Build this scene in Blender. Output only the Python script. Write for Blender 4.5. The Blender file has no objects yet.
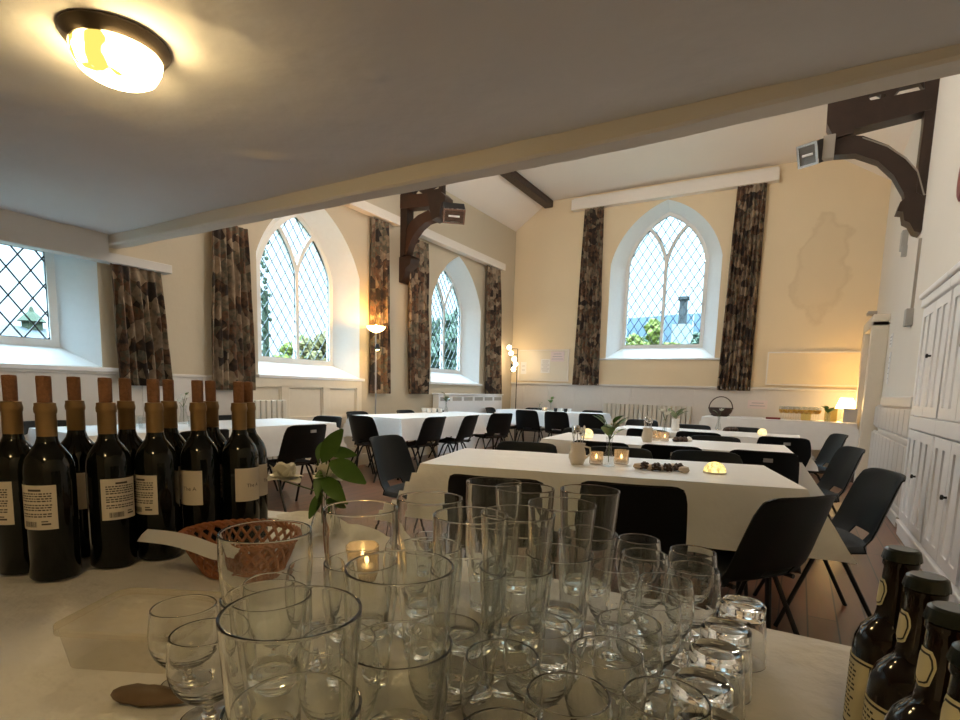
import bpy, bmesh, math, random
import numpy as np
from mathutils import Vector, Matrix
random.seed(7)
C = bpy.context.scene.collection
PI = math.pi
# ------------------------------------------------------------------ camera
H = 1.12
F, PITCH, YAW, ROLL, CY = 542.548, 0.120642, 0.526878, -0.0284824, 454.543
def cam_axes():
    cy, sy = math.cos(YAW), math.sin(YAW); cp, sp = math.cos(PITCH), math.sin(PITCH)
    fw = Vector((-sy*cp, cy*cp, -sp)); rt = Vector((cy, sy, 0)); dn = fw.cross(rt)
    c, s = math.cos(ROLL), math.sin(ROLL)
    return c*rt+s*dn, -s*rt+c*dn, fw
RT, DN, FW = cam_axes()
def ray(u, v): return RT*((u-480)/F)+DN*((v-CY)/F)+FW
def hz(u, v, z):
    d = ray(u, v); k = (z-H)/d.z; return Vector((d.x*k, d.y*k, z))
def hx(u, v, x):
    d = ray(u, v); k = x/d.x; return Vector((x, d.y*k, H+d.z*k))
def hy(u, v, y):
    d = ray(u, v); k = y/d.y; return Vector((d.x*k, y, H+d.z*k))
cam = bpy.data.cameras.new('camera'); co = bpy.data.objects.new('camera', cam); C.objects.link(co)
cam.sensor_width = 36; cam.lens = F/960*36; cam.shift_y = (CY-360)/960; cam.clip_start = 0.02; cam.clip_end = 500
m = Matrix((RT, -DN, -FW)).transposed().to_4x4(); m.translation = Vector((0, 0, H)); co.matrix_world = m
bpy.context.scene.camera = co
sc = bpy.context.scene
sc.view_settings.view_transform = 'Standard'; sc.view_settings.look = 'None'; sc.view_settings.gamma = 1
sc.view_settings.use_curve_mapping = False; sc.view_settings.exposure = 0.72
sc.cycles.max_bounces = 28; sc.cycles.transmission_bounces = 24; sc.cycles.transparent_max_bounces = 48
sc.cycles.glossy_bounces = 6; sc.cycles.diffuse_bounces = 5; sc.cycles.sample_clamp_indirect = 6
sc.cycles.blur_glossy = 0.5

# ------------------------------------------------------------------ materials
def mat(name, col, rough=.6, metal=0, noise=0, nscale=20, bump=0, bscale=60, spec=.5, coat=0, emit=None, es=0, trans=0, ior=1.45, sss=0):
    M = bpy.data.materials.new(name); M.use_nodes = True
    nt = M.node_tree; b = nt.nodes['Principled BSDF']
    b.inputs['Base Color'].default_value = (*col, 1); b.inputs['Roughness'].default_value = rough
    b.inputs['Metallic'].default_value = metal; b.inputs['IOR'].default_value = ior
    b.inputs['Specular IOR Level'].default_value = spec; b.inputs['Coat Weight'].default_value = coat
    b.inputs['Transmission Weight'].default_value = trans
    if emit: b.inputs['Emission Color'].default_value = (*emit, 1); b.inputs['Emission Strength'].default_value = es
    tc = nt.nodes.new('ShaderNodeTexCoord')
    if noise:
        n = nt.nodes.new('ShaderNodeTexNoise'); n.inputs['Scale'].default_value = nscale; n.inputs['Detail'].default_value = 5
        nt.links.new(tc.outputs['Object'], n.inputs['Vector'])
        mx = nt.nodes.new('ShaderNodeMixRGB'); mx.inputs[1].default_value = (*[c*(1-noise) for c in col], 1)
        mx.inputs[2].default_value = (*[min(1, c*(1+noise)) for c in col], 1)
        nt.links.new(n.outputs['Fac'], mx.inputs[0]); nt.links.new(mx.outputs[0], b.inputs['Base Color'])
    if bump:
        n2 = nt.nodes.new('ShaderNodeTexNoise'); n2.inputs['Scale'].default_value = bscale; n2.inputs['Detail'].default_value = 4
        nt.links.new(tc.outputs['Object'], n2.inputs['Vector'])
        bp = nt.nodes.new('ShaderNodeBump'); bp.inputs['Strength'].default_value = bump; bp.inputs['Distance'].default_value = .02
        nt.links.new(n2.outputs['Fac'], bp.inputs['Height']); nt.links.new(bp.outputs['Normal'], b.inputs['Normal'])
    return M
def glass_mat(name, tint=(1, 1, 1), rough=0):
    M = bpy.data.materials.new(name); M.use_nodes = True; nt = M.node_tree
    nt.nodes.remove(nt.nodes['Principled BSDF'])
    g = nt.nodes.new('ShaderNodeBsdfGlass'); g.inputs['Color'].default_value = (*tint, 1); g.inputs['IOR'].default_value = 1.46; g.inputs['Roughness'].default_value = rough
    nt.links.new(g.outputs[0], nt.nodes['Material Output'].inputs[0]); return M
def sheet_mat(name, tint, refl=.5, haze=0, hcol=(.8, .8, .8)):
    # thin sheet of glass or plastic: straight-through plus mirror by Fresnel plus a little haze
    M = bpy.data.materials.new(name); M.use_nodes = True; nt = M.node_tree
    nt.nodes.remove(nt.nodes['Principled BSDF'])
    t = nt.nodes.new('ShaderNodeBsdfTransparent'); t.inputs[0].default_value = (*tint, 1)
    g = nt.nodes.new('ShaderNodeBsdfGlossy'); g.inputs['Roughness'].default_value = .03 if not haze else .15
    lw = nt.nodes.new('ShaderNodeLayerWeight'); pw = nt.nodes.new('ShaderNodeMath'); pw.operation = 'POWER'; pw.inputs[1].default_value = 5; nt.links.new(lw.outputs['Facing'], pw.inputs[0])
    mu = nt.nodes.new('ShaderNodeMath'); mu.operation = 'MULTIPLY_ADD'; mu.inputs[1].default_value = .75*min(1, refl); mu.inputs[2].default_value = .04*refl; nt.links.new(pw.outputs[0], mu.inputs[0])
    mx = nt.nodes.new('ShaderNodeMixShader'); nt.links.new(mu.outputs[0], mx.inputs[0])
    nt.links.new(t.outputs[0], mx.inputs[1]); nt.links.new(g.outputs[0], mx.inputs[2]); out = mx
    if haze:
        d = nt.nodes.new('ShaderNodeBsdfDiffuse'); d.inputs[0].default_value = (*hcol, 1)
        m2 = nt.nodes.new('ShaderNodeMixShader'); m2.inputs[0].default_value = haze
        nt.links.new(mx.outputs[0], m2.inputs[1]); nt.links.new(d.outputs[0], m2.inputs[2]); out = m2
    nt.links.new(out.outputs[0], nt.nodes['Material Output'].inputs[0]); return M
def emit_mat(name, col, s, noise=0, nscale=30):
    M = bpy.data.materials.new(name); M.use_nodes = True; nt = M.node_tree; nt.nodes.remove(nt.nodes['Principled BSDF'])
    e = nt.nodes.new('ShaderNodeEmission'); e.inputs[0].default_value = (*col, 1); e.inputs[1].default_value = s
    if noise:
        tc = nt.nodes.new('ShaderNodeTexCoord'); n = nt.nodes.new('ShaderNodeTexNoise'); n.inputs['Scale'].default_value = nscale
        nt.links.new(tc.outputs['Object'], n.inputs['Vector'])
        mr = nt.nodes.new('ShaderNodeMapRange'); mr.inputs[1].default_value = .35; mr.inputs[2].default_value = .65
        mr.inputs[3].default_value = s*(1-noise); mr.inputs[4].default_value = s*(1+noise)
        nt.links.new(n.outputs['Fac'], mr.inputs[0]); nt.links.new(mr.outputs[0], e.inputs[1])
    nt.links.new(e.outputs[0], nt.nodes['Material Output'].inputs[0]); return M
def wood_floor():
    M = bpy.data.materials.new('floor_boards'); M.use_nodes = True; nt = M.node_tree; b = nt.nodes['Principled BSDF']
    tc = nt.nodes.new('ShaderNodeTexCoord'); mp = nt.nodes.new('ShaderNodeMapping'); mp.inputs['Rotation'].default_value = (0, 0, PI/2)
    nt.links.new(tc.outputs['Object'], mp.inputs[0])
    br = nt.nodes.new('ShaderNodeTexBrick'); br.inputs['Scale'].default_value = 1; br.inputs['Brick Width'].default_value = 3.2; br.inputs['Row Height'].default_value = .13
    br.inputs['Mortar Size'].default_value = .004; br.inputs['Color1'].default_value = (.165, .066, .032, 1); br.inputs['Color2'].default_value = (.24, .10, .05, 1); br.inputs['Mortar'].default_value = (.03, .012, .008, 1)
    nt.links.new(mp.outputs[0], br.inputs['Vector'])
    n = nt.nodes.new('ShaderNodeTexNoise'); n.inputs['Scale'].default_value = 4; n.inputs['Detail'].default_value = 6
    mp2 = nt.nodes.new('ShaderNodeMapping'); mp2.inputs['Scale'].default_value = (8, .8, 1); nt.links.new(tc.outputs['Object'], mp2.inputs[0]); nt.links.new(mp2.outputs[0], n.inputs['Vector'])
    mx = nt.nodes.new('ShaderNodeMixRGB'); mx.blend_type = 'MULTIPLY'; mx.inputs[0].default_value = .45
    nt.links.new(br.outputs['Color'], mx.inputs[1]); nt.links.new(n.outputs['Color'], mx.inputs[2])
    nt.links.new(mx.outputs[0], b.inputs['Base Color']); b.inputs['Roughness'].default_value = .30; b.inputs['Coat Weight'].default_value = .25; b.inputs['Coat Roughness'].default_value = .25
    return M
def curtain_mat():
    M = bpy.data.materials.new('floral_curtain_cloth'); M.use_nodes = True; nt = M.node_tree; b = nt.nodes['Principled BSDF']
    tc = nt.nodes.new('ShaderNodeTexCoord')
    v = nt.nodes.new('ShaderNodeTexVoronoi'); v.inputs['Scale'].default_value = 9; nt.links.new(tc.outputs['Object'], v.inputs['Vector'])
    n = nt.nodes.new('ShaderNodeTexNoise'); n.inputs['Scale'].default_value = 14; n.inputs['Detail'].default_value = 5; nt.links.new(tc.outputs['Object'], n.inputs['Vector'])
    r1 = nt.nodes.new('ShaderNodeValToRGB'); e = r1.color_ramp.elements; e[0].position = .0; e[0].color = (.035, .03, .028, 1); e[1].position = 1; e[1].color = (.36, .28, .20, 1)
    for p, c in ((.22, (.058, .042, .034, 1)), (.40, (.17, .095, .06, 1)), (.52, (.10, .10, .075, 1)), (.68, (.23, .17, .12, 1))):
        k = e.new(p); k.color = c
    mx = nt.nodes.new('ShaderNodeMixRGB'); mx.inputs[0].default_value = .55
    nt.links.new(v.outputs['Color'], mx.inputs[1]); nt.links.new(n.outputs['Color'], mx.inputs[2])
    bw = nt.nodes.new('ShaderNodeRGBToBW'); nt.links.new(mx.outputs[0], bw.inputs[0])
    mr = nt.nodes.new('ShaderNodeMapRange'); mr.inputs[1].default_value = .3; mr.inputs[2].default_value = .72; nt.links.new(bw.outputs[0], mr.inputs[0])
    nt.links.new(mr.outputs[0], r1.inputs[0]); nt.links.new(r1.outputs[0], b.inputs['Base Color']); b.inputs['Roughness'].default_value = .9; b.inputs['Specular IOR Level'].default_value = .1
    return M
def plaster(name, col, noise, bump, bscale, stain=None):
    M = mat(name, col, .85, noise=noise, nscale=1.3, bump=bump, bscale=bscale, spec=.15)
    if stain:     # old damp stain with a darker tide line
        nt = M.node_tree; b = nt.nodes['Principled BSDF']; src = b.inputs['Base Color'].links[0].from_socket; tc = nt.nodes['Texture Coordinate']
        mp = nt.nodes.new('ShaderNodeMapping'); mp.vector_type = 'TEXTURE'; mp.inputs['Location'].default_value = stain[0]; mp.inputs['Scale'].default_value = stain[1]; nt.links.new(tc.outputs['Object'], mp.inputs[0])
        ln = nt.nodes.new('ShaderNodeVectorMath'); ln.operation = 'LENGTH'; nt.links.new(mp.outputs[0], ln.inputs[0])
        n = nt.nodes.new('ShaderNodeTexNoise'); n.inputs['Scale'].default_value = 2.6; n.inputs['Detail'].default_value = 6; nt.links.new(tc.outputs['Object'], n.inputs['Vector'])
        ad = nt.nodes.new('ShaderNodeMath'); ad.operation = 'MULTIPLY_ADD'; ad.inputs[1].default_value = 1.5; nt.links.new(n.outputs['Fac'], ad.inputs[0]); nt.links.new(ln.outputs['Value'], ad.inputs[2])
        r = nt.nodes.new('ShaderNodeValToRGB'); e = r.color_ramp.elements; e[0].position = 0; e[0].color = (.965, .955, .94, 1); e[1].position = .90; e[1].color = (1, 1, 1, 1)
        k = e.new(.76); k.color = (.965, .955, .94, 1); k = e.new(.83); k.color = (.91, .885, .85, 1)
        mr = nt.nodes.new('ShaderNodeMath'); mr.operation = 'MULTIPLY'; mr.inputs[1].default_value = .5; nt.links.new(ad.outputs[0], mr.inputs[0]); nt.links.new(mr.outputs[0], r.inputs[0])
        mx = nt.nodes.new('ShaderNodeMixRGB'); mx.blend_type = 'MULTIPLY'; mx.inputs[0].default_value = 1; nt.links.new(src, mx.inputs[1]); nt.links.new(r.outputs[0], mx.inputs[2]); nt.links.new(mx.outputs[0], b.inputs['Base Color'])
    return M
def lampglass(name):
    # pressed glass: bright patches over the bulb, yellow where the glass is thick
    m_ = emit_mat(name, (1, .78, .42), 1, .5, 7); nt = m_.node_tree; e = nt.nodes['Emission']; mr = nt.nodes['Map Range']; mr.inputs[3].default_value = 0; mr.inputs[4].default_value = 1; mr.inputs[1].default_value = .38; mr.inputs[2].default_value = .50
    for l in list(e.inputs[1].links): nt.links.remove(l)
    r = nt.nodes.new('ShaderNodeMixRGB'); r.inputs[1].default_value = (.016, .011, .0022, 1); r.inputs[2].default_value = (1, .72, .33, 1)
    nt.links.new(mr.outputs[0], r.inputs[0]); nt.links.new(r.outputs[0], e.inputs[0]); e.inputs[1].default_value = 50; return m_
M = dict(
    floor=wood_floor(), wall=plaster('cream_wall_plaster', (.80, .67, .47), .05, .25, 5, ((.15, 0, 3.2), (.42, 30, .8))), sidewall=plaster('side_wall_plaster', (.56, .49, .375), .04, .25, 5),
    rightwall=plaster('right_wall_plaster', (.76, .73, .67), .04, .2, 5),
    lowceil=plaster('lumpy_ceiling_plaster', (.66, .645, .64), .05, .7, 3.2), beam=plaster('beam_paint', (.66, .61, .54), .08, .4, 9),
    hallceil=plaster('hall_ceiling_paint', (.86, .81, .76), .03, .1, 5), white=mat('white_gloss_paint', (.86, .87, .89), .35, noise=.03),
    reveal=mat('window_reveal_paint', (.80, .84, .86), .5, noise=.03), cream=mat('cream_gloss_paint', (.74, .68, .57), .4, noise=.04),
    dado=mat('pale_dado_paint', (.66, .63, .60), .45, noise=.04), pelmet=mat('pelmet_paint', (.80, .75, .69), .5, noise=.03), shadedpelmet=mat('shaded_pelmet_paint', (.58, .56, .54), .5, noise=.03), wframe=mat('window_frame_paint', (.78, .80, .80), .4),  # second pelmet colour: shade under the low ceiling put into the paint
    pane=sheet_mat('window_pane_glass', (.97, .99, 1), .35), lead=mat('lead_came', (.045, .05, .055), .5, .4),
    curtain=curtain_mat(), truss=mat('dark_stained_oak', (.035, .018, .012), .4, noise=.4, nscale=12, bump=.2), trussred=mat('reddish_stained_oak', (.055, .022, .011), .4, noise=.4, nscale=12),
    blackmetal=mat('black_metal', (.012, .012, .013), .4, .3), chrome=mat('polished_metal', (.75, .74, .72), .18, 1), dullmetal=mat('dull_steel', (.4, .4, .4), .4, 1),
    plastic=mat('black_polypropylene', (.006, .008, .009), .44, bump=.1, bscale=420, spec=.24), tag=mat('grey_label_plate', (.35, .35, .36), .5),
    cloth=mat('white_paper_cloth', (.84, .85, .86), .42, noise=.03, bump=.35, bscale=9), counter=mat('counter_paper_cloth', (.66, .645, .63), .6, noise=.05, nscale=4, bump=.7, bscale=14),
    tabletop=mat('table_board', (.2, .12, .07), .5), glass=glass_mat('clear_glass', (.985, .99, .985)), thinglass=sheet_mat('thin_clear_glass', (.95, .96, .96), 1.2),
    bottle=mat('dark_green_bottle_glass', (.003, .004, .003), .09, spec=.4, coat=.1), beer=mat('brown_bottle_glass', (.008, .0035, .002), .07, spec=.45, coat=.2),
    cork=mat('cork', (.26, .125, .065), .85, noise=.3, nscale=180, bump=.3, bscale=200), foil=mat('gold_foil_capsule', (.30, .19, .085), .42, .55, noise=.12, nscale=40),
    label=mat('cream_paper_label', (.62, .56, .49), .7, noise=.03), ink=mat('dark_label_ink', (.06, .05, .05), .7), beerlabel=mat('pale_yellow_label', (.66, .60, .40), .6, noise=.04), beerink=mat('black_label_border', (.01, .01, .01), .5),
    cap=mat('dark_crown_cap', (.010, .014, .011), .28, .2, coat=.3), wicker=mat('orange_brown_wicker', (.30, .11, .045), .5, noise=.35, nscale=90), darkwicker=mat('dark_wicker', (.05, .025, .018), .6, noise=.3, nscale=80),
    paper=mat('white_paper', (.78, .78, .78), .7), pinkpaper=mat('pinkish_paper', (.72, .62, .62), .7), print=mat('grey_print', (.38, .37, .40), .7),
    plasticbox=sheet_mat('clear_plastic_box', (.95, .93, .90), 1.0, .07, (.6, .66, .58)), plasticlid=sheet_mat('cloudy_plastic_lid', (.93, .9, .84), 1.5, .22, (.74, .68, .55)), brownthing=mat('dull_brown_wood', (.13, .085, .05), .6, noise=.25, nscale=60),
    leaf=mat('green_leaf', (.075, .16, .03), .4, noise=.3, nscale=30, spec=.4), palegreen=mat('pale_green_leaf', (.16, .2, .09), .5, noise=.2), petal=mat('white_petal', (.80, .78, .70), .6),
    stem=mat('green_stem', (.08, .12, .04), .5), ceramic=mat('cream_ceramic', (.66, .58, .47), .25, noise=.03), whiteceramic=mat('white_ceramic', (.8, .8, .79), .2),
    radiator=mat('cream_radiator_enamel', (.66, .62, .54), .35), board=mat('whiteboard_surface', (.72, .66, .55), .35, noise=.02), trimgrey=mat('grey_trim', (.35, .32, .28), .5),
    orb=emit_mat('glowing_globe', (1, .74, .34), .95, .25, 40), glowdome=emit_mat('glowing_wicker_dome', (1, .72, .24), 1.0, .5, 70), bulb=emit_mat('lamp_bulb', (1, .58, .17), 420),
    bulbup=emit_mat('uplighter_bulb', (1, .47, .10), 460), pendant=emit_mat('added_fill_globe', (1, .93, .83), 46),  # pendant is for the unseen globes added as fill
    globes=emit_mat('opal_globe_light', (1, .74, .42), 14), shade=emit_mat('lit_lamp_shade', (1, .62, .20), 11), upbowl=emit_mat('lit_uplighter_bowl', (1, .66, .25), 7), flame=emit_mat('candle_flame', (1, .6, .2), 12),
    ceilglass=lampglass('lit_ceiling_glass'), lampbase=mat('bronze_lamp_base', (.10, .075, .05), .5, .2),
    amber=mat('amber_drink', (.80, .42, .07), .15), red=mat('dark_red_paint', (.22, .03, .03), .4), grey=mat('grey_paint', (.38, .37, .35), .5), knob=mat('black_knob', (.01, .01, .01), .25),
    dark=mat('gap_shade', (.03, .02, .018), .7), brownsweet=mat('brown_cone', (.05, .026, .016), .5), creamsweet=mat('cream_shell', (.55, .45, .36), .6),
    yellowbox=mat('yellow_card', (.75, .55, .16), .6), greybox=mat('pale_grey_card', (.5, .48, .46), .6), bluegrey=mat('blue_grey_fabric', (.06, .075, .085), .8),
    grass=mat('grass_ground', (.03, .04, .02), .9, noise=.3, nscale=2), roof=mat('slate_roof', (.026, .031, .034), .8, noise=.3, nscale=6), render=mat('pale_render', (.2, .22, .22), .9),
    foliage=mat('yellow_green_foliage', (.085, .10, .010), .8, noise=.5, nscale=3), foliage2=mat('autumn_foliage', (.075, .06, .015), .8, noise=.6, nscale=3), foliage3=mat('dark_green_foliage', (.025, .045, .025), .8, noise=.4, nscale=2),
    hill=mat('hazy_blue_hill', (.022, .04, .06), .95, noise=.1, nscale=.1), moss=mat('mossy_stone', (.022, .032, .016), .9, noise=.3, nscale=5), trunk=mat('grey_trunk', (.09, .08, .07), .9),
)

# ------------------------------------------------------------------ mesh helpers
def link(name, me, m=None, parent=None):
    o = bpy.data.objects.new(name, me); C.objects.link(o)
    if m: me.materials.clear(); me.materials.append(M[m] if isinstance(m, str) else m)
    if parent: o.parent = parent
    return o
def fin(bm, smooth=None):
    me = bpy.data.meshes.new('mesh'); bmesh.ops.recalc_face_normals(bm, faces=bm.faces)
    if all(e.is_manifold for e in bm.edges) and bm.calc_volume(signed=True) < 0: bmesh.ops.reverse_faces(bm, faces=bm.faces)
    bm.to_mesh(me); bm.free()
    if smooth is not None:
        for p in me.polygons: p.use_smooth = True
        me.set_sharp_from_angle(angle=math.radians(smooth))
    return me
def obj(name, bm, m, parent=None, smooth=None): return link(name, fin(bm, smooth), m, parent)
def box(bm, lo, hi, rot=None, bev=0):
    lo, hi = Vector(lo), Vector(hi); c = (lo+hi)/2; s = hi-lo
    r = bmesh.ops.create_cube(bm, size=1, matrix=Matrix.Translation(c) @ (rot.to_4x4() if rot else Matrix()) @ Matrix.Diagonal((abs(s.x), abs(s.y), abs(s.z), 1)))
    if bev:
        ed = list({e for v in r['verts'] for e in v.link_edges}); bmesh.ops.bevel(bm, geom=ed, offset=bev, segments=2, affect='EDGES', profile=.5)
def lathe(bm, prof, n=32, loc=(0, 0, 0), closed=False, cap=True, sx=1, sy=1, axis=None):
    loc = Vector(loc); rings = []
    for r, z in prof:
        if r < 1e-6: ring = [bm.verts.new(loc+Vector((0, 0, z)))]
        else: ring = [bm.verts.new(loc+Vector((r*math.cos(2*PI*k/n)*sx, r*math.sin(2*PI*k/n)*sy, z))) for k in range(n)]
        rings.append(ring)
    prs = list(zip(rings, rings[1:]))
    if closed: prs.append((rings[-1], rings[0]))
    for a, b in prs:
        if len(a) == 1 and len(b) == 1: continue
        for k in range(n):
            j = (k+1) % n
            if len(a) == 1: bm.faces.new((a[0], b[j], b[k]))
            elif len(b) == 1: bm.faces.new((a[k], a[j], b[0]))
            else: bm.faces.new((a[k], a[j], b[j], b[k]))
    if cap and not closed:
        for r in (rings[0], rings[-1]):
            if len(r) > 2:
                try: bm.faces.new(r)
                except ValueError: pass
    return [v for r in rings for v in r]
def dense(prof, e=.0012):
    # support loops close to every profile corner so that shading normals stay true on the long walls
    out = [prof[0]]
    for (r0, z0), (r1, z1) in zip(prof, prof[1:]):
        L = math.hypot(r1-r0, z1-z0)
        if L > 4*e and r0 > 1e-6 and r1 > 1e-6:
            n = 2 if L > .03 else 0
            for t in [e/L]+[k/(n+1) for k in range(1, n+1)]+[1-e/L]: out.append((r0+(r1-r0)*t, z0+(z1-z0)*t))
        out.append((r1, z1))
    return out
def smooth_prof(prof, sub=3):
    # Catmull-Rom through the profile for rounded bowls
    P = [Vector((r, z)) for r, z in prof]; out = []
    for k in range(len(P)-1):
        a, b = P[k], P[k+1]; L = (b-a).length
        pa = P[k-1] if k else a; pb = P[k+2] if k+2 < len(P) else b
        m0 = (b-pa)*.5*min(1, L/max(1e-9, (b-pa).length)*2)*.5*2; m1 = (pb-a)*.5*min(1, L/max(1e-9, (pb-a).length)*2)*.5*2
        ns = sub if L > .008 else 1
        for i in range(ns):
            t = i/ns; q = a*(2*t**3-3*t*t+1)+m0*(t**3-2*t*t+t)+b*(-2*t**3+3*t*t)+m1*(t**3-t*t); out.append((max(0, q.x), q.y))
    out.append(prof[-1]); out[0] = prof[0]; return dense(out, .0008)
def tube(bm, pts, r, n=8, r2=None, cyc=False):
    pts = [Vector(p) for p in pts]; rings = []; N = len(pts); up = None
    for i, p in enumerate(pts):
        a = pts[i-1] if (i > 0 or cyc) else p; b = pts[(i+1) % N] if (i < N-1 or cyc) else p
        t = (b-a).normalized()
        if up is None or abs(up.dot(t)) > .98: up = Vector((0, 0, 1)) if abs(t.z) < .9 else Vector((1, 0, 0))
        x = t.cross(up).normalized(); y = x.cross(t).normalized(); up = y
        rr = r if r2 is None else r+(r2-r)*i/max(1, N-1)
        rings.append([bm.verts.new(p+x*rr*math.cos(2*PI*k/n)+y*rr*math.sin(2*PI*k/n)) for k in range(n)])
    prs = list(zip(rings, rings[1:]))
    if cyc: prs.append((rings[-1], rings[0]))
    for a, b in prs:
        for k in range(n): bm.faces.new((a[k], a[(k+1) % n], b[(k+1) % n], b[k]))
    if not cyc: bm.faces.new(rings[0]); bm.faces.new(rings[-1][::-1])
def flat(poly, holes, thick, M4=None):
    """closed 2D outline with holes, extruded; returned as mesh in the plane x,y then mapped by M4"""
    cu = bpy.data.curves.new('c', 'CURVE'); cu.dimensions = '2D'; cu.fill_mode = 'BOTH'; cu.extrude = thick/2
    for pl in [poly]+list(holes):
        sp = cu.splines.new('POLY'); sp.points.add(len(pl)-1); sp.use_cyclic_u = True
        for q, p in zip(sp.points, pl): q.co = (p[0], p[1], 0, 1)
    o = bpy.data.objects.new('c', cu); C.objects.link(o); dg = bpy.context.evaluated_depsgraph_get(); dg.update()
    me = bpy.data.meshes.new_from_object(o.evaluated_get(dg)); bpy.data.objects.remove(o); bpy.data.curves.remove(cu)
    if M4: me.transform(M4)
    return me
def text_mesh(s, size):
    cu = bpy.data.curves.new('t', 'FONT'); cu.body = s; cu.size = size; cu.align_x = 'CENTER'; cu.align_y = 'CENTER'
    o = bpy.data.objects.new('t', cu); C.objects.link(o); dg = bpy.context.evaluated_depsgraph_get(); dg.update()
    me = bpy.data.meshes.new_from_object(o.evaluated_get(dg)); bpy.data.objects.remove(o); bpy.data.curves.remove(cu); return me
def tag(o, label, cat, group=None, kind=None):
    o['label'] = label; o['category'] = cat
    if group: o['group'] = group
    if kind: o['kind'] = kind
    return o
def thing(name, label, cat, loc=(0, 0, 0), rz=0, group=None):
    o = bpy.data.objects.new(name, None); C.objects.link(o); o.location = loc; o.rotation_euler = (0, 0, rz); return tag(o, label, cat, group)
def struct(o, label=None):
    o['kind'] = 'structure'
    if label: o['label'] = label
    return o
def copy_tree(o, parent=None):
    c = o.copy(); C.objects.link(c)
    if parent: c.parent = parent
    for ch in list(o.children): copy_tree(ch, c)
    return c
protos = {}
def place(kind, maker, loc, rz, label, cat, group):
    """first call builds the kind, later calls copy the thing and its parts"""
    if kind not in protos: o = maker(); protos[kind] = o
    else: o = copy_tree(protos[kind])
    o.location = loc; o.rotation_euler = (0, 0, rz); return tag(o, label, cat, group)
def empty(name):
    o = bpy.data.objects.new(name, None); C.objects.link(o); return o
SKY = 1.5
# ------------------------------------------------------------------ the setting
XL, XR, D, YB, BY = -5.3, .90, 10.33, -1.7, 2.53
LM = lambda d=0: Matrix(((0, 0, 1, XL+d), (1, 0, 0, 0), (0, 1, 0, 0), (0, 0, 0, 1)))
EM = lambda d=0: Matrix(((1, 0, 0, 0), (0, 0, -1, D+d), (0, 1, 0, 0), (0, 0, 0, 1)))
RM = lambda d=0: Matrix(((0, 0, -1, XR+d), (-1, 0, 0, 0), (0, 1, 0, 0), (0, 0, 0, 1)))    # local x = -y
def arch_circle(hw, zs, za, k):
    h = za-zs; c = math.hypot(hw, h); g = k*c; R = (c*c/4+g*g)/(2*g)
    return -hw/2+h/c*(R-g), (zs+za)/2-hw/c*(R-g), R            # centre and radius of the left hand arc
def arch(c, hw, z0, zs, za, k=.12, n=14):
    cx, cz, R = arch_circle(hw, zs, za, k); L = arcp(cx, R, cz, (-hw, zs), (0, za), n)
    return [(c-hw, z0)]+[(c+x, z) for x, z in L]+[(c-x, z) for x, z in L[-2::-1]]+[(c+hw, z0)]
def circ_x(c1, r1, c2, r2, zs):
    x = (r1*r1-r2*r2-c1*c1+c2*c2)/(2*(c2-c1)); return x, zs+math.sqrt(max(0, r1*r1-(x-c1)**2))
def arcp(c, r, zs, p, q, n=10):
    a, b = math.atan2(p[1]-zs, p[0]-c), math.atan2(q[1]-zs, q[0]-c)
    return [(c+r*math.cos(a+(b-a)*k/n), zs+r*math.sin(a+(b-a)*k/n)) for k in range(n+1)]
def lights_of(c, hw, z0, zs, za, k, t):
    cx, cz, R = arch_circle(hw, zs, za, k); h = t*.45; out = []
    for s in (-1, 1):
        cm, cs = -s*cx, s*(cx+hw)                                      # main arc centre, sub arc centre
        ra, rb = R-t, R-h
        p0 = (cm+s*math.sqrt(ra*ra-(zs-cz)**2), zs); p1 = (cs-s*math.sqrt(rb*rb-(zs-cz)**2), zs); ap = circ_x(cm, ra, cs, rb, cz)
        pl = [(s*(hw-t), z0+t)]+arcp(cm, ra, cz, p0, ap)+arcp(cs, rb, cz, ap, p1)[1:]+[(s*h, z0+t)]
        out.append([(c+a, b) for a, b in pl])
    left = circ_x(cx, R-t, -cx-hw, R+h, cz); top = (0, cz+math.sqrt((R-t)**2-cx*cx)); bot = (0, cz+math.sqrt((R+h)**2-(cx+hw)**2))
    d = arcp(-cx-hw, R+h, cz, bot, left)+arcp(cx, R-t, cz, left, top)[1:]
    d += [(-a, b) for a, b in d[::-1]][1:-1]
    out.append([(c+a, b) for a, b in d]); return out
def clip(poly, p, q):
    """parts of the segment p-q that lie inside the polygon"""
    ts = []; dx, dy = q[0]-p[0], q[1]-p[1]
    for (x1, y1), (x2, y2) in zip(poly, poly[1:]+poly[:1]):
        ex, ey = x2-x1, y2-y1; den = dx*ey-dy*ex
        if abs(den) < 1e-9: continue
        t = ((x1-p[0])*ey-(y1-p[1])*ex)/den; u = ((x1-p[0])*dy-(y1-p[1])*dx)/den
        if 0 <= u < 1 and 0 <= t <= 1: ts.append(t)
    ts.sort(); return [((p[0]+dx*a, p[1]+dy*a), (p[0]+dx*b, p[1]+dy*b)) for a, b in zip(ts[::2], ts[1::2])]
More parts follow.
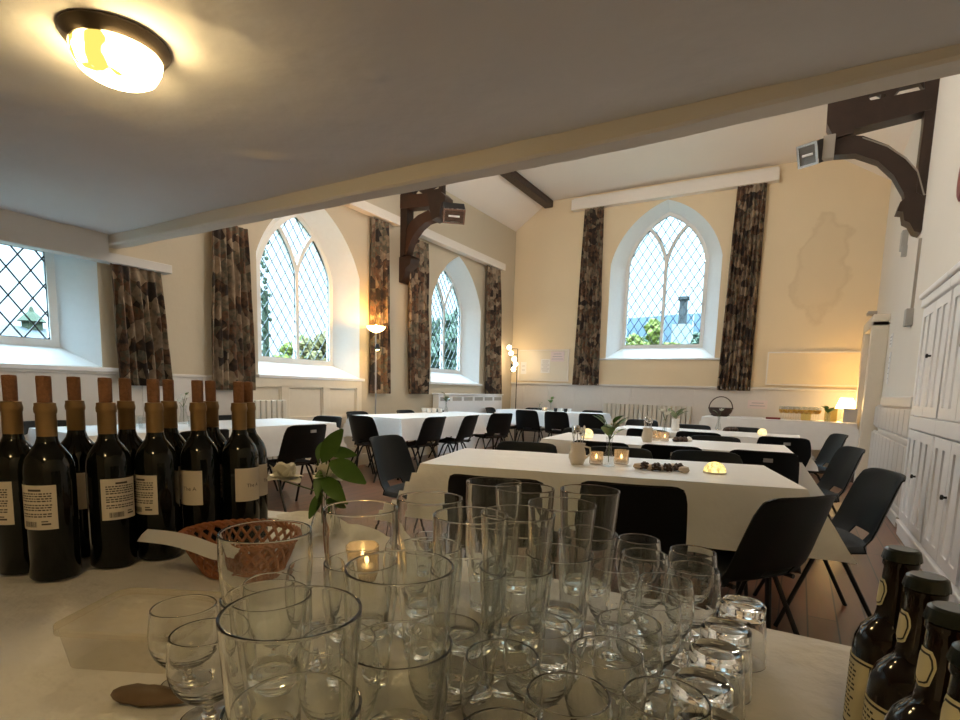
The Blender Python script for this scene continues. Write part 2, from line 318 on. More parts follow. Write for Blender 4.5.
def leading(poly, pw, ph, wd, M4, x0=0, z0=0):
    bm = bmesh.new(); xs = [p[0] for p in poly]; zs = [p[1] for p in poly]; W = max(xs)-min(xs); Hh = max(zs)-min(zs)
    segs = []
    for s in (1, -1):
        k = -60
        while k < 60:
            a = (x0+k*pw-s*20*pw, z0-20*ph); b = (x0+k*pw+s*20*pw, z0+20*ph); segs += clip(poly, a, b); k += 1
    for a, b in segs:
        v = Vector((b[0]-a[0], b[1]-a[1], 0)); L = v.length
        if L < .01: continue
        mx = Matrix.Translation(((a[0]+b[0])/2, (a[1]+b[1])/2, 0)) @ Matrix.Rotation(math.atan2(v.y, v.x), 4, 'Z') @ Matrix.Diagonal((L, wd, .012, 1))
        bmesh.ops.create_cube(bm, size=1, matrix=mx)
    for (x1, y1), (x2, y2) in zip(poly, poly[1:]+poly[:1]):
        v = Vector((x2-x1, y2-y1, 0))
        if v.length < 1e-4: continue
        mx = Matrix.Translation(((x1+x2)/2, (y1+y2)/2, 0)) @ Matrix.Rotation(math.atan2(v.y, v.x), 4, 'Z') @ Matrix.Diagonal((v.length, wd, .012, 1))
        bmesh.ops.create_cube(bm, size=1, matrix=mx)
    bm.transform(M4); return bm
def window(name, MM, outer, inner, d, sgn, label, bars, pw=.098, ph=.155):
    """outer, inner: (centre, half width, sill, spring, apex)"""
    root = struct(empty(name), label); t = .055
    if outer[4] is None:
        op = [(outer[0]-outer[1], outer[2]), (outer[0]-outer[1], outer[3]), (outer[0]+outer[1], outer[3]), (outer[0]+outer[1], outer[2])]
        ip = [(inner[0]-inner[1], inner[2]), (inner[0]-inner[1], inner[3]), (inner[0]+inner[1], inner[3]), (inner[0]+inner[1], inner[2])]
        c, hw, z0, zt = inner[:4]
        lts = [[(c-hw+t, z0+t), (c-hw+t, zt-t), (c-t/2, zt-t), (c-t/2, z0+t)], [(c+hw-t, z0+t), (c+hw-t, zt-t), (c+t/2, zt-t), (c+t/2, z0+t)]]
    else:
        op = arch(*outer); ip = arch(*inner); lts = lights_of(*inner, t)
    M0, M1 = MM(0), MM(sgn*d)
    bm = bmesh.new(); a = [bm.verts.new(M0 @ Vector((x, z, 0))) for x, z in op]; b = [bm.verts.new(M1 @ Vector((x, z, 0))) for x, z in ip]
    for k in range(len(a)): bm.faces.new((a[k], a[(k+1) % len(a)], b[(k+1) % len(a)], b[k]))
    obj('window_reveal', bm, 'reveal', root, 35)
    mid = (inner[0], (inner[2]+inner[3])/2)
    big = [(mid[0]+(x-mid[0])*1.05, mid[1]+(z-mid[1])*1.04) for x, z in ip]
    link('window_frame', flat(big, lts, .06, MM(sgn*(d+.02))), 'wframe', root)
    # outer arch moulding line on the wall face
    for pl in lts:
        link('pane', flat(pl, [], .004, MM(sgn*(d+.02))), 'pane', root)
        obj('leading', leading(pl, pw, ph, bars, MM(sgn*(d+.012)), inner[0]+.03, inner[2]+.05), 'lead', root)
    return op
W0o = window('window_1', LM, (1.68, .80, 1.215, 2.22, None), (1.68, .60, 1.38, 2.22, None), .30, -1, 'square headed leaded window behind the wine bottles', .010, .165, .225)
W1o = window('window_2', LM, (4.9, .82, 1.215, 2.55, 3.37, .11), (4.9, .60, 1.38, 2.5, 3.24, .11), .30, -1, 'bright gothic window beside the lit uplighter lamp', .0048, .13, .19)
W2o = window('window_3', LM, (8.2, .79, 1.21, 2.55, 3.39, .11), (8.2, .60, 1.40, 2.5, 3.24, .11), .30, -1, 'gothic window of the left wall nearest the far corner', .0065, .13, .19)
W3o = window('window_4', EM, (-2.31, .97, 1.77, 3.5, 4.54, .135), (-2.33, .73, 1.98, 3.5, 4.41, .135), .30, 1, 'gothic window in the far end wall', .0105, .158, .24)
# walls
ZT, ZC = 4.33, 4.83
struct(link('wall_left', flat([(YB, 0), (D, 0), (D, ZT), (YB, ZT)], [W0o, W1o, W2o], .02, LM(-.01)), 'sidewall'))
struct(link('wall_end', flat([(XL-.02, 0), (XR+.02, 0), (XR+.02, ZT), (.15, ZC), (-4.6, ZC), (XL-.02, ZT)], [W3o], .02, EM(.01)), 'wall'))
bm = bmesh.new(); box(bm, (XR, YB, 0), (XR+.1, D, 4.5)); struct(obj('wall_right', bm, 'rightwall'))
bm = bmesh.new(); box(bm, (XL-.1, YB-.1, 0), (XR+.1, YB, 2.6)); struct(obj('wall_back', bm, 'sidewall'))
bm = bmesh.new(); box(bm, (XL-.02, BY+.02, 2.34), (XR, BY+.13, 4.9)); struct(obj('wall_gallery', bm, 'sidewall'))
bm = bmesh.new(); box(bm, (XL-.1, YB-.1, -.12), (XR+.1, D+.05, 0)); struct(obj('floor', bm, 'floor'))
# low plaster ceiling with lumps
bm = bmesh.new(); nx, ny = 280, 190; V = []
from mathutils import noise as mnoise
ZLC = 2.335
lumps = [(hz(u, v, ZLC).x, hz(u, v, ZLC).y, r, h_) for u, v, r, h_ in ((376, 76, .028, .013), (200, 20, .05, .008), (238, 32, .035, .007), (250, 40, .03, .006), (296, 52, .022, .007), (282, 62, .02, .004), (290, 68, .02, .005), (240, 110, .03, .007), (274, 106, .03, .005), (345, 120, .04, .005), (60, 60, .05, .004), (700, 45, .05, .004), (560, 130, .06, .005))]; fl = hz(266, 156, ZLC)
for i in range(nx+1):
    for j in range(ny+1):
        x = XL-.02+(XR-XL+.02)*i/nx; y = YB+(BY+.06-YB)*j/ny
        z = ZLC+.010*mnoise.noise(Vector((x*1.1, y*1.3, 3)))+.0035*mnoise.noise(Vector((x*5, y*5, 9)))
        for lx, ly, lr, lh in lumps:
            dx, dy = x-lx, y-ly
            if abs(dx) < 3*lr and abs(dy) < 3*lr: z -= lh*math.exp(-(dx*dx+dy*dy)/lr**2)*(.75+.5*mnoise.noise(Vector((x*30, y*30, 1))))
        # a sagging flake of old paint and a shallow ridge
        q = (x-fl.x)*.55-(y-fl.y)*.83; q2 = (x-fl.x)*.83+(y-fl.y)*.55
        if -.30 < q2 < .16 and -.10 < q < .05: z -= .022*math.exp(-q2*q2/.018)*max(0, 1-abs(q)/(.05 if q > 0 else .10))
        V.append(bm.verts.new((x, y, z)))
for i in range(nx):
    for j in range(ny):
        k = i*(ny+1)+j; bm.faces.new((V[k], V[k+1], V[k+ny+2], V[k+ny+1]))
r = bmesh.ops.extrude_face_region(bm, geom=bm.faces[:]); bmesh.ops.translate(bm, verts=[v for v in r['geom'] if isinstance(v, bmesh.types.BMVert)], vec=(0, 0, .2))
struct(obj('ceiling', bm, 'lowceil', smooth=40), 'low lumpy plaster ceiling over the bar')
bm = bmesh.new(); n = 60
for k in range(n):
    xa, xb = XL+(XR-XL)*k/n, XL+(XR-XL)*(k+1)/n
    w = lambda x: .006*mnoise.noise(Vector((x*2.3, 1, 5)))+.003*mnoise.noise(Vector((x*9, 1, 5)))
    vs = []
    for x in (xa, xb):
        z = 2.247+w(x)+.036*max(0, (x+.75)/1.15); vs.append([bm.verts.new(p) for p in ((x, BY, 2.40), (x, BY+w(x+7)*.6, z+.012), (x, BY+.012, z), (x, BY+.125, z+.004), (x, BY+.13, 2.40))])
    for q in range(4): bm.faces.new((vs[0][q], vs[0][q+1], vs[1][q+1], vs[1][q]))
bmesh.ops.remove_doubles(bm, verts=bm.verts, dist=1e-5)
struct(obj('trim_1', bm, 'beam', smooth=30), 'painted beam at the edge of the low ceiling')
# hall ceiling
bm = bmesh.new(); pr = [(XL-.02, ZT), (-4.6, ZC), (.15, ZC), (XR+.02, ZT)]
lo = [[bm.verts.new((x, y, z)) for x, z in pr] for y in (BY+.1, D+.02)]; hi = [[bm.verts.new((x, y, z+.15)) for x, z in pr] for y in (BY+.1, D+.02)]
for k in range(3):
    bm.faces.new((lo[0][k], lo[0][k+1], lo[1][k+1], lo[1][k])); bm.faces.new((hi[0][k], hi[0][k+1], hi[1][k+1], hi[1][k]))
struct(obj('ceiling_hall', bm, 'hallceil'), 'sloping white ceiling of the hall')
bm = bmesh.new(); box(bm, (-4.67, BY+.2, ZC-.13), (-4.5, D-.02, ZC-.01)); tag(obj('roof_purlin', bm, 'truss'), 'dark roof timber running along the sloping white ceiling', 'roof timber')
# skirtings
bm = bmesh.new(); box(bm, (XL, BY+.3, 0), (XL+.025, D, .16), bev=.006); struct(obj('baseboard_left', bm, 'cream'))
bm = bmesh.new(); box(bm, (XL, D-.025, 0), (XR, D, .16), bev=.006); struct(obj('baseboard_end', bm, 'dado'))
# end wall dado: boards with battens and a rail
bm = bmesh.new(); box(bm, (XL+.02, D-.018, .16), (XR, D, 1.24))
for k in range(11):
    x = -5.0+.56*k; box(bm, (x-.018, D-.026, .16), (x+.018, D-.016, 1.22))
struct(obj('trim_2', bm, 'dado'), 'pale boarded dado of the end wall')
bm = bmesh.new(); box(bm, (XL+.02, D-.05, 1.235), (XR, D, 1.275), bev=.008); struct(obj('trim_3', bm, 'dado'), 'dado rail of the end wall')
bm = bmesh.new(); box(bm, (-3.45, D-.03, 1.735), (-1.15, D, 1.768), bev=.006); struct(obj('trim_4', bm, 'white'), 'window ledge of the end window')
# left wall panelling below windows
def panels(y0, y1, z1, hs, name, label):
    o = struct(link(name, flat([(y0, .16), (y1, .16), (y1, z1), (y0, z1)], hs, .03, LM(.026)), 'cream'), label)
    bm = bmesh.new(); box(bm, (XL, y0, .16), (XL+.011, y1, z1)); obj('panel_back', bm, 'cream', o)
    bm = bmesh.new()
    for h in hs:
        a, b = h[0], h[2]
        for lo, hi in (((a[0], a[1]), (b[0], a[1]+.02)), ((a[0], b[1]-.02), (b[0], b[1])), ((a[0], a[1]), (a[0]+.02, b[1])), ((b[0]-.02, a[1]), (b[0], b[1]))):
            box(bm, (XL+.01, lo[0], lo[1]), (XL+.030, hi[0], hi[1]), bev=.006)
    obj('panel_moulding', bm, 'cream', o)
R4 = lambda y0, y1, z0, z1: [(y0, z0), (y1, z0), (y1, z1), (y0, z1)]
panels(3.9, 5.72, 1.17, [R4(3.98, 4.36, .70, 1.08), R4(4.47, 5.01, .70, 1.08), R4(5.12, 5.63, .70, 1.08), R4(3.98, 4.36, .24, .58), R4(4.47, 5.01, .24, .58), R4(5.12, 5.63, .24, .58)], 'trim_5', 'cream panelling under the gothic window by the uplighter')
for q, (y0, y1) in enumerate(((.88, 2.9), (4.05, 5.78), (7.35, 9.05))):
    bm = bmesh.new(); box(bm, (XL-.01, y0, 1.175), (XL+.05, y1, 1.212), bev=.006); struct(obj('trim_%d' % (6+q), bm, 'white'), 'white window board on the left wall')
bm = bmesh.new(); box(bm, (XL-.005, YB, 0), (XL+.014, 3.88, 1.15)); box(bm, (XL-.005, YB, 1.15), (XL+.03, 3.88, 1.18), bev=.006)
for k in range(9): box(bm, (XL+.01, YB+.3+.6*k, .16), (XL+.020, YB+.33+.6*k, 1.15))
struct(obj('trim_13', bm, 'dado'), 'pale dado boarding of the left wall behind the wine bottles')
# right wall: panelling, door and casing
def grooved(name, x, y0, y1, z0, z1, step, m='dado', parent=None, depth=.02):
    bm = bmesh.new(); box(bm, (x, y0, z0), (XR+.01, y1, z1)); y = y0+step/2
    n = max(1, round((y1-y0)/step))
    for k in range(n):
        a, b = y0+(y1-y0)*k/n+.012, y0+(y1-y0)*(k+1)/n-.012; box(bm, (x-depth, a, z0+.02), (x, b, z1-.02), bev=.006)
    return obj(name, bm, m, parent)
o = struct(grooved('trim_9', .865, 5.76, 8.6, .78, 1.06, .28)); o['label'] = 'upper boarded dado of the right wall'
o = struct(grooved('trim_10', .855, 5.76, 8.6, .16, .74, .28)); o['label'] = 'lower boarded dado of the right wall'
bm = bmesh.new(); box(bm, (.83, 5.95, 1.06), (XR, 8.0, 1.16), bev=.01); box(bm, (.84, 5.95, .735), (XR, 8.0, .785), bev=.01); struct(obj('trim_11', bm, 'dado'), 'dado rails of the right wall')
bm = bmesh.new(); box(bm, (.825, 5.95, 0), (XR, 8.0, .10), bev=.008); box(bm, (.84, 5.95, .10), (XR, 8.0, .17), bev=.012); struct(obj('baseboard_right', bm, 'dado'))
door = struct(empty('door_1'), 'white panelled door in the right wall near the far corner')
bm = bmesh.new()
for y0, y1 in ((8.6, 8.78), (9.62, 9.8)): box(bm, (.72, y0, 0), (XR, y1, 2.12), bev=.012)
box(bm, (.72, 8.6, 2.05), (XR, 9.8, 2.20), bev=.012); obj('door_casing', bm, 'cream', door)
bm = bmesh.new(); box(bm, (.845, 8.78, .02), (.89, 9.62, 2.05))
for a, b in ((8.86, 9.15), (9.24, 9.53)):
    for z0, z1 in ((.2, .85), (1.0, 1.9)): box(bm, (.835, a, z0), (.85, b, z1), bev=.006)
obj('door_leaf', bm, 'dado', door)
bm = bmesh.new(); tube(bm, [(.845, 8.84, 1.02), (.80, 8.84, 1.02), (.80, 8.96, 1.02)], .009); obj('door_handle', bm, 'dullmetal', door)
bm = bmesh.new(); box(bm, (.78, 8.8, 1.97), (.85, 9.05, 2.03), bev=.008); box(bm, (.66, 8.62, 2.20), (.76, 8.8, 2.245), bev=.008); obj('door_closer', bm, 'trimgrey', door)
# cupboards on the right wall
XC = .80
for q, (y0, y1) in enumerate(((4.66, 5.66), (3.66, 4.66), (2.66, 3.66))):
    t = thing('wall_cupboard', ['tall white panelled cupboard on the right wall, the furthest one seen', 'tall white panelled cupboard at the right edge, second from the far door', 'tall white panelled cupboard of the right wall nearest the bar'][q], 'cupboard', (XC, (y0+y1)/2, 0), 0, 'cupboards along the right wall')
    def loc(bm): bm.transform(Matrix.Translation((-XC, -(y0+y1)/2, 0))); return bm
    bm = bmesh.new(); box(bm, (XC+.02, y0, .12), (XR, y1, 1.86)); obj('carcass', loc(bm), 'white', t)
    bm = bmesh.new(); box(bm, (XC-.02, y0, 1.86), (XR, y1, 1.93), bev=.012); box(bm, (XC-.04, y0, 1.93), (XR, y1, 1.97), bev=.01); obj('cornice', loc(bm), 'white', t)
    bm = bmesh.new(); box(bm, (XC, y0, 0), (XR, y1, .1), bev=.008); box(bm, (XC-.015, y0, .10), (XR, y1, .13), bev=.008); obj('plinth', loc(bm), 'white', t)
    bm = bmesh.new(); box(bm, (XC-.004, y0, .90), (XR, y1, 1.0), bev=.006); obj('middle_rail', loc(bm), 'white', t)
    for z0, z1, zk in ((.15, .89, .56), (1.01, 1.85, 1.45)):
        for a, b, ky in ((y0+.03, (y0+y1)/2-.004, (y0+y1)/2-.05), ((y0+y1)/2+.004, y1-.03, (y0+y1)/2+.05)):
            bm = bmesh.new(); w = (b-a-.20)/2
            fr = flat([(a, z0), (b, z0), (b, z1), (a, z1)], [R4(a+.07, a+.07+w, z0+.07, z1-.07), R4(b-.07-w, b-.07, z0+.07, z1-.07)], .022, Matrix(((0, 0, 1, XC+.008), (1, 0, 0, 0), (0, 1, 0, 0), (0, 0, 0, 1))))
            bm.from_mesh(fr); box(bm, (XC+.008, a, z0), (XC+.02, b, z1)); dr = obj('door', loc(bm), 'white', t)
            if ky > (y0+y1)/2: continue
            bm = bmesh.new(); lathe(bm, [(0, 0), (.008, 0), (.007, .012), (.016, .02), (.015, .03), (0, .033)], 12); bm.transform(Matrix.Translation((XC-.003, ky, zk)) @ Matrix.Rotation(-PI/2, 4, 'Y')); obj('knob', loc(bm), 'knob', dr)
bm = bmesh.new(); box(bm, (XC+.03, 5.68, .0), (XR, 5.74, 1.88)); struct(obj('trim_12', bm, 'dark'), 'dark strip standing in for the shade in the gap beside the cupboards')  # dark box takes the place of shade in the gap
# pelmets
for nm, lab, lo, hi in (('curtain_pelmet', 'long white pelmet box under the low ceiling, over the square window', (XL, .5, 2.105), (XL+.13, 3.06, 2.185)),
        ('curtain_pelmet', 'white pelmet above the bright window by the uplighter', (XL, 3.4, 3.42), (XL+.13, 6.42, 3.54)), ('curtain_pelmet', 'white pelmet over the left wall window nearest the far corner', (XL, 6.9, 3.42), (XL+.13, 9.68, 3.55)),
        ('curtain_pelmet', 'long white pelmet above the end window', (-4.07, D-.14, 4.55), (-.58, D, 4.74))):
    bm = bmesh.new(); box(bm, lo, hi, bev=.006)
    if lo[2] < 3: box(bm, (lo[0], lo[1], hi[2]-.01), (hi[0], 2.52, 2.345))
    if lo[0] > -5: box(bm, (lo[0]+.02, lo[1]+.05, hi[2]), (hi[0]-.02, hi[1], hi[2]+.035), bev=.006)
    tag(obj(nm, bm, 'shadedpelmet' if lo[2] < 3 else 'pelmet'), lab, 'pelmet', 'curtain pelmets')
# curtains
def curtain(tl, tr, bl, br, nrm, label, waves):
    bm = bmesh.new(); nu, nv = waves*8, 26; V = []; nrm = Vector(nrm)
    ph = random.random()*6
    for j in range(nv+1):
        b = j/nv; a0 = tl.lerp(bl, b); a1 = tr.lerp(br, b)
        for i in range(nu+1):
            u = i/nu; amp = .012+.026*min(1, b*3); s = u+.012*math.sin(9*b+u*13+ph)
            wv = math.sin(2*PI*waves*s+ph)+.35*math.sin(2*PI*waves*.5*s+ph*2+b*2)
            V.append(bm.verts.new(a0.lerp(a1, u)+nrm*(wv*amp)))
    for j in range(nv):
        for i in range(nu):
            k = j*(nu+1)+i; bm.faces.new((V[k], V[k+1], V[k+nu+2], V[k+nu+1]))
    bmesh.ops.recalc_face_normals(bm, faces=bm.faces); bmesh.ops.solidify(bm, geom=bm.faces[:], thickness=.004)
    o = obj('floral_curtain', bm, 'curtain', smooth=60); return tag(o, label, 'curtain', 'floral curtains')
xl = XL+.075; L3 = lambda u, v: hx(u, v, xl)
def vfix(a, b):  # keep a curtain edge's lower end
    return b
for (ta, tb, ba, bb, lab, w) in (
    ((110, 263), (160, 272), (118, 380), (172, 391), 'short floral curtain hanging under the low ceiling beside the square window', 6),
    ((210.7, 224), (246.7, 224), (211, 389), (255, 391), 'floral curtain left of the bright window by the uplighter', 6),
    ((372, 217), (389.5, 224), (371.5, 393), (390.5, 394), 'floral curtain lit gold behind the uplighter lamp', 5),
    ((408, 236), (428, 243), (408.6, 394), (428, 394), 'floral curtain hanging just beyond the left wall roof bracket', 6),
    ((487, 265), (500.5, 270), (486, 394), (501.4, 394), 'narrow floral curtain in the far left corner', 5)):
    A, B = L3(*ta), L3(*tb); zt = (A.z+B.z)/2; Cc, Dd = L3(*ba), L3(*bb); zb = (Cc.z+Dd.z)/2
    A.z = B.z = zt; Cc.z = Dd.z = zb; curtain(A, B, Cc, Dd, (1, 0, 0), lab, w)
ye = D-.085; E3 = lambda u, v: hy(u, v, ye)
for (ta, tb, ba, bb, lab, w) in (((585, 209), (604.3, 207), (572.7, 385), (599.3, 385), 'long floral curtain left of the end window', 6),
                                 ((738, 186), (767.7, 182), (717, 390), (750, 391), 'long floral curtain right of the end window', 7)):
    A, B = E3(*ta), E3(*tb); A.z = B.z = 4.57; Cc, Dd = E3(*ba), E3(*bb); Cc.z = Dd.z = (Cc.z+Dd.z)/2; curtain(A, B, Cc, Dd, (0, -1, 0), lab, w)
# ------------------------------------------------------------------ roof brackets
def prism(name, pts, y, th, m, parent, holes=()):
    pp = [hy(u, v, y) for u, v in pts]; hh = [[(hy(u, v, y).x, hy(u, v, y).z) for u, v in h] for h in holes]
    return link(name, flat([(p.x, p.z) for p in pp], hh, th, Matrix(((1, 0, 0, 0), (0, 0, -1, y), (0, 1, 0, 0), (0, 0, 0, 1)))), m, parent)
def flood(parent_label, c, front, sz, grp='floodlights on the roof brackets'):
    t = thing('floodlight', parent_label, 'floodlight', c, 0, grp); f = Vector(front).normalized()
    x = f.cross(Vector((0, 0, 1))).normalized(); y = x.cross(f); R = Matrix((x, y, f)).transposed().to_4x4(); w, h, d = sz
    bm = bmesh.new(); box(bm, (-w/2, -h/2, -d), (w/2, h/2, 0), bev=.008)
    for k in range(4): box(bm, (-w/2+.02, -h/2+.02+k*h/4, -d-.02), (w/2-.02, -h/2+.03+k*h/4, -d))
    bm.transform(R); obj('housing', bm, 'blackmetal', t)
    me = flat([(-w/2, -h/2), (w/2, -h/2), (w/2, h/2), (-w/2, h/2)], [[(-w/2+.022, -h/2+.022), (w/2-.022, -h/2+.022), (w/2-.022, h/2-.022), (-w/2+.022, h/2-.022)]], .02, R @ Matrix.Translation((0, 0, .011))); link('front_frame', me, 'chrome', t)
    bm = bmesh.new(); box(bm, (-w/2+.02, -h/2+.02, 0), (w/2-.02, h/2-.02, .008)); bm.transform(R); obj('lamp_glass', bm, 'chromedark', t)
    bm = bmesh.new(); tube(bm, [(-w*.25, 0, .012), (w*.25, 0, .012)], .012); bm.transform(R); obj('lamp_tube', bm, 'paper', t)
    return t, R
M['chromedark'] = mat('dark_reflector', (.30, .28, .26), .12, .9)
z4 = lambda pts, ox, oy, s: [(ox+x/s, oy+y/s) for x, y in pts]
YL = 6.66
br = thing('roof_bracket', 'dark timber roof bracket on the left wall between two windows', 'roof bracket', (0, 0, 0), 0, 'timber roof brackets')
P = lambda pts: z4(pts, 390, 180, 6.55)
prism('wall_post', P([(70, -140), (136, -140), (132, 300), (115, 500), (60, 530)]), YL, .16, 'truss', br)
prism('corbel', P([(48, 520), (168, 505), (158, 560), (130, 585), (122, 630), (96, 680), (56, 672)]), YL, .20, 'truss', br)
prism('hammer_beam', P([(76, 112), (352, 95), (352, 150), (270, 182), (108, 198), (76, 198)]), YL, .18, 'trussred', br)
prism('tracery_panel', P([(78, -100), (355, -180), (355, 100), (78, 114)]), YL, .08, 'truss', br, [P([(150, 100), (178, 62), (225, 96)]), P([(285, 52), (320, 30), (330, 60), (300, 70)]), P([(120, 30), (170, -40), (210, 40)]), P([(240, 40), (280, -60), (320, 0)])])
prism('pendant', P([(270, 100), (358, 90), (388, 120), (384, 150), (360, 165), (345, 250), (300, 275), (285, 200)]), YL, .20, 'truss', br)
prism('curved_brace', P([(128, 330), (155, 280), (200, 240), (270, 205), (310, 265), (250, 285), (205, 325), (165, 380), (140, 440), (128, 500), (95, 500)]), YL, .14, 'trussred', br)
flood('floodlight on the left wall roof bracket', hy(454, 216, 6.45), (.50, -.60, -.62), (.30, .20, .20))
YR = 7.1
br = thing('roof_bracket', 'dark timber roof bracket at top right above the cupboards', 'roof bracket', (0, 0, 0), 0, 'timber roof brackets')
P = lambda pts: z4(pts, 780, 70, 4)
prism('wall_post', P([(572, -100), (652, -120), (636, 50), (576, 520), (540, 500), (548, 395), (572, 200)]), YR, .17, 'truss', br)
prism('corbel', P([(495, 525), (580, 512), (575, 620), (555, 662), (530, 655), (512, 622), (490, 612), (486, 578), (462, 576), (475, 540)]), YR, .20, 'truss', br)
prism('hammer_beam', P([(200, 180), (300, 150), (622, 84), (602, 172), (295, 250), (212, 275)]), YR, .18, 'truss', br)
prism('tracery_panel', P([(195, -60), (640, -120), (622, 90), (200, 185)]), YR, .08, 'truss', br, [P([(352, 118), (362, 104), (385, 98), (404, 106), (400, 120), (380, 130), (360, 128)]), P([(450, 114), (578, 92), (556, 60), (480, 78)]), P([(408, 108), (415, 102), (424, 106), (420, 115), (410, 115)]), P([(330, 130), (348, 140), (332, 152)])])
prism('pendant', P([(190, 150), (240, 140), (300, 160), (292, 268), (215, 290), (186, 232)]), YR, .22, 'truss', br)
prism('curved_brace', P([(215, 270), (330, 275), (430, 312), (500, 362), (545, 412), (582, 512), (495, 532), (490, 500), (450, 430), (390, 375), (300, 345), (215, 350)]), YR, .15, 'truss', br)
prism('cable', P([(330, 272), (430, 308), (502, 356), (548, 408), (572, 500), (585, 512), (590, 505), (578, 495), (553, 402), (506, 350), (432, 302), (330, 268)]), YR-.08, .012, 'trimgrey', br)
flood('floodlight on the right roof bracket with a bright square front', hy(808, 155, 6.9), (-.36, -.85, -.40), (.20, .22, .22))
bm = bmesh.new(); p = hy(828, 148, 6.98); box(bm, p-Vector((.05, .04, .12)), p+Vector((.06, .04, .12)), bev=.01); obj('mounting_block', bm, 'trimgrey', br)
# small things on the right wall
pa, pb = hx(917, 243, XR-.012), hx(911.5, 312, XR-.012)
t = thing('cable_trunking', 'thin brown cable trunking running down the right wall from the bracket', 'trunking', pb)
bm = bmesh.new(); box(bm, (-.012, -.015, 0), (.012, .015, pa.z-pb.z)); obj('trunking_strip', bm, 'trimgrey', t)
bm = bmesh.new(); box(bm, (-.05, -.06, -.14), (.012, .06, .03), bev=.006); obj('junction_box', bm, 'grey', t)
p = hx(904, 240, XR-.03); bm = bmesh.new(); box(bm, p-Vector((.03, .06, .12)), p+Vector((.03, .06, .1)), bev=.01); box(bm, p+Vector((-.02, -.1, -.2)), p+Vector((.03, -.05, -.08)), bev=.004); tag(obj('alarm_sensor', bm, 'grey'), 'small grey sensor box on the right wall under the bracket', 'sensor')
p = hx(962, 178, XR-.02); bm = bmesh.new(); lathe(bm, [(0, 0), (.13, 0), (.13, .02), (.11, .03), (0, .03)], 24); bm.transform(Matrix.Translation(p+Vector((.02, 0, 0))) @ Matrix.Rotation(-PI/2, 4, 'Y') @ Matrix.Diagonal((1.25, .8, 1, 1))); tag(obj('wall_plaque', bm, 'red'), 'dark red rimmed plaque cut by the right edge', 'plaque')
def notice(name, u0, v0, u1, v1, plane, m, label, lines, cat='notice'):
    if plane == 'e': a, b = hy(u0, v0, D-.031), hy(u1, v1, D-.031)
    else: a, b = hx(u0, v0, XR-.006), hx(u1, v1, XR-.006)
    o = thing(name, label, cat, a)
    d = b-a; bm = bmesh.new()
    if plane == 'e': box(bm, (0, 0, d.z), (d.x, .006, 0))
    else: box(bm, (0, 0, d.z), (.006, d.y, 0))
    obj('sheet', bm, m, o); bm = bmesh.new()
    for k in range(lines):
        z = d.z*(k+1)/(lines+1); w = .5+.35*random.random()
        if plane == 'e': box(bm, (d.x*.5*(1-w), -.001, z-.006), (d.x*.5*(1+w), 0, z+.006))
        else: box(bm, (-.001, d.y*.5*(1-w), z-.006), (0, d.y*.5*(1+w), z+.006))
    if lines: obj('print_lines', bm, 'print', o)
    return o
notice('wall_notice', 893, 333, 889, 348, 'r', 'paper', 'small white notice on the right wall, the upper one', 3)
notice('wall_notice', 891, 352, 886, 384, 'r', 'paper', 'tall white notice on the right wall, the lower one', 5)
# boards on the end wall
def wboard(u0, v0, u1, v1, label, m):
    a, b = hy(u0, v0, D-.01), hy(u1, v1, D-.01); x0, x1, z0, z1 = a.x, b.x, min(a.z, b.z), max(a.z, b.z)
    t = thing('notice_board', label, 'notice board', (x0, D, z0), 0)
    bm = bmesh.new(); box(bm, (.02, -.022, .02), (x1-x0-.02, -.001, z1-z0-.02)); obj('board', bm, m, t)
    link('board_frame', flat([(0, 0), (x1-x0, 0), (x1-x0, z1-z0), (0, z1-z0)], [[(.022, .022), (x1-x0-.022, .022), (x1-x0-.022, z1-z0-.022), (.022, z1-z0-.022)]], .03, Matrix(((1, 0, 0, 0), (0, 0, -1, -.015), (0, 1, 0, 0), (0, 0, 0, 1)))), 'pelmet', t); return t
wboard(519, 350, 568, 381.5, 'wide notice board behind the globe lamp, left of the end window', 'board')
wboard(768, 352, 870, 387, 'plain cream board on the end wall above the lit table lamp', 'wall')
notice('pinned_notice', 551, 351.5, 564, 361.5, 'e', 'pinkpaper', 'white sheet pinned at top right of the notice board', 3)
notice('pinned_notice', 541, 359, 549.5, 373, 'e', 'paper', 'grey printed sheet pinned in the middle of the notice board', 6)
notice('pinned_notice', 521, 362, 526, 374, 'e', 'paper', 'faint white sheet pinned on the notice board beside the globe lamp', 2)
# radiators
def radiator(n, w, h, label, loc, rz):
    t = thing('radiator', label, 'radiator', loc, rz, 'column radiators'); s = w/n
    for k in range(n):
        bm = bmesh.new()
        box(bm, (s*k+.006, -.11, 0), (s*(k+1)-.006, -.02, h), bev=.012); obj('column', bm, 'radiator', t)
    bm = bmesh.new(); tube(bm, [(0, -.065, .05), (w, -.065, .05)], .014); tube(bm, [(0, -.065, h-.05), (w, -.065, h-.05)], .014)
    for x in (.05, w-.05): box(bm, (x-.01, -.08, -.12), (x+.01, -.05, .05)); box(bm, (x-.01, -.06, h*.6), (x+.01, .0, h*.6+.02))
    obj('pipework', bm, 'radiator', t); return t
a, b = hy(604, 402, D-.08), hy(692, 408, D-.08)
radiator(19, b.x-a.x, .78, 'cream column radiator on the end wall below the window', (a.x, D-.025, .13), 0)
radiator(7, .5, .8, 'cream column radiator on the left wall seen past the last wine bottle', (XL+.16, 3.75, .13), PI/2)
a, b = hx(434, 390, XL+.06), hx(498, 392, XL+.06)
t = thing('radiator_cover', 'low white radiator cover under the left window nearest the far corner', 'radiator cover', (XL, a.y, 0)); w = b.y-a.y
bm = bmesh.new(); box(bm, (.035, 0, .0), (.16, w, 1.0), bev=.008); obj('casing', bm, 'white', t)
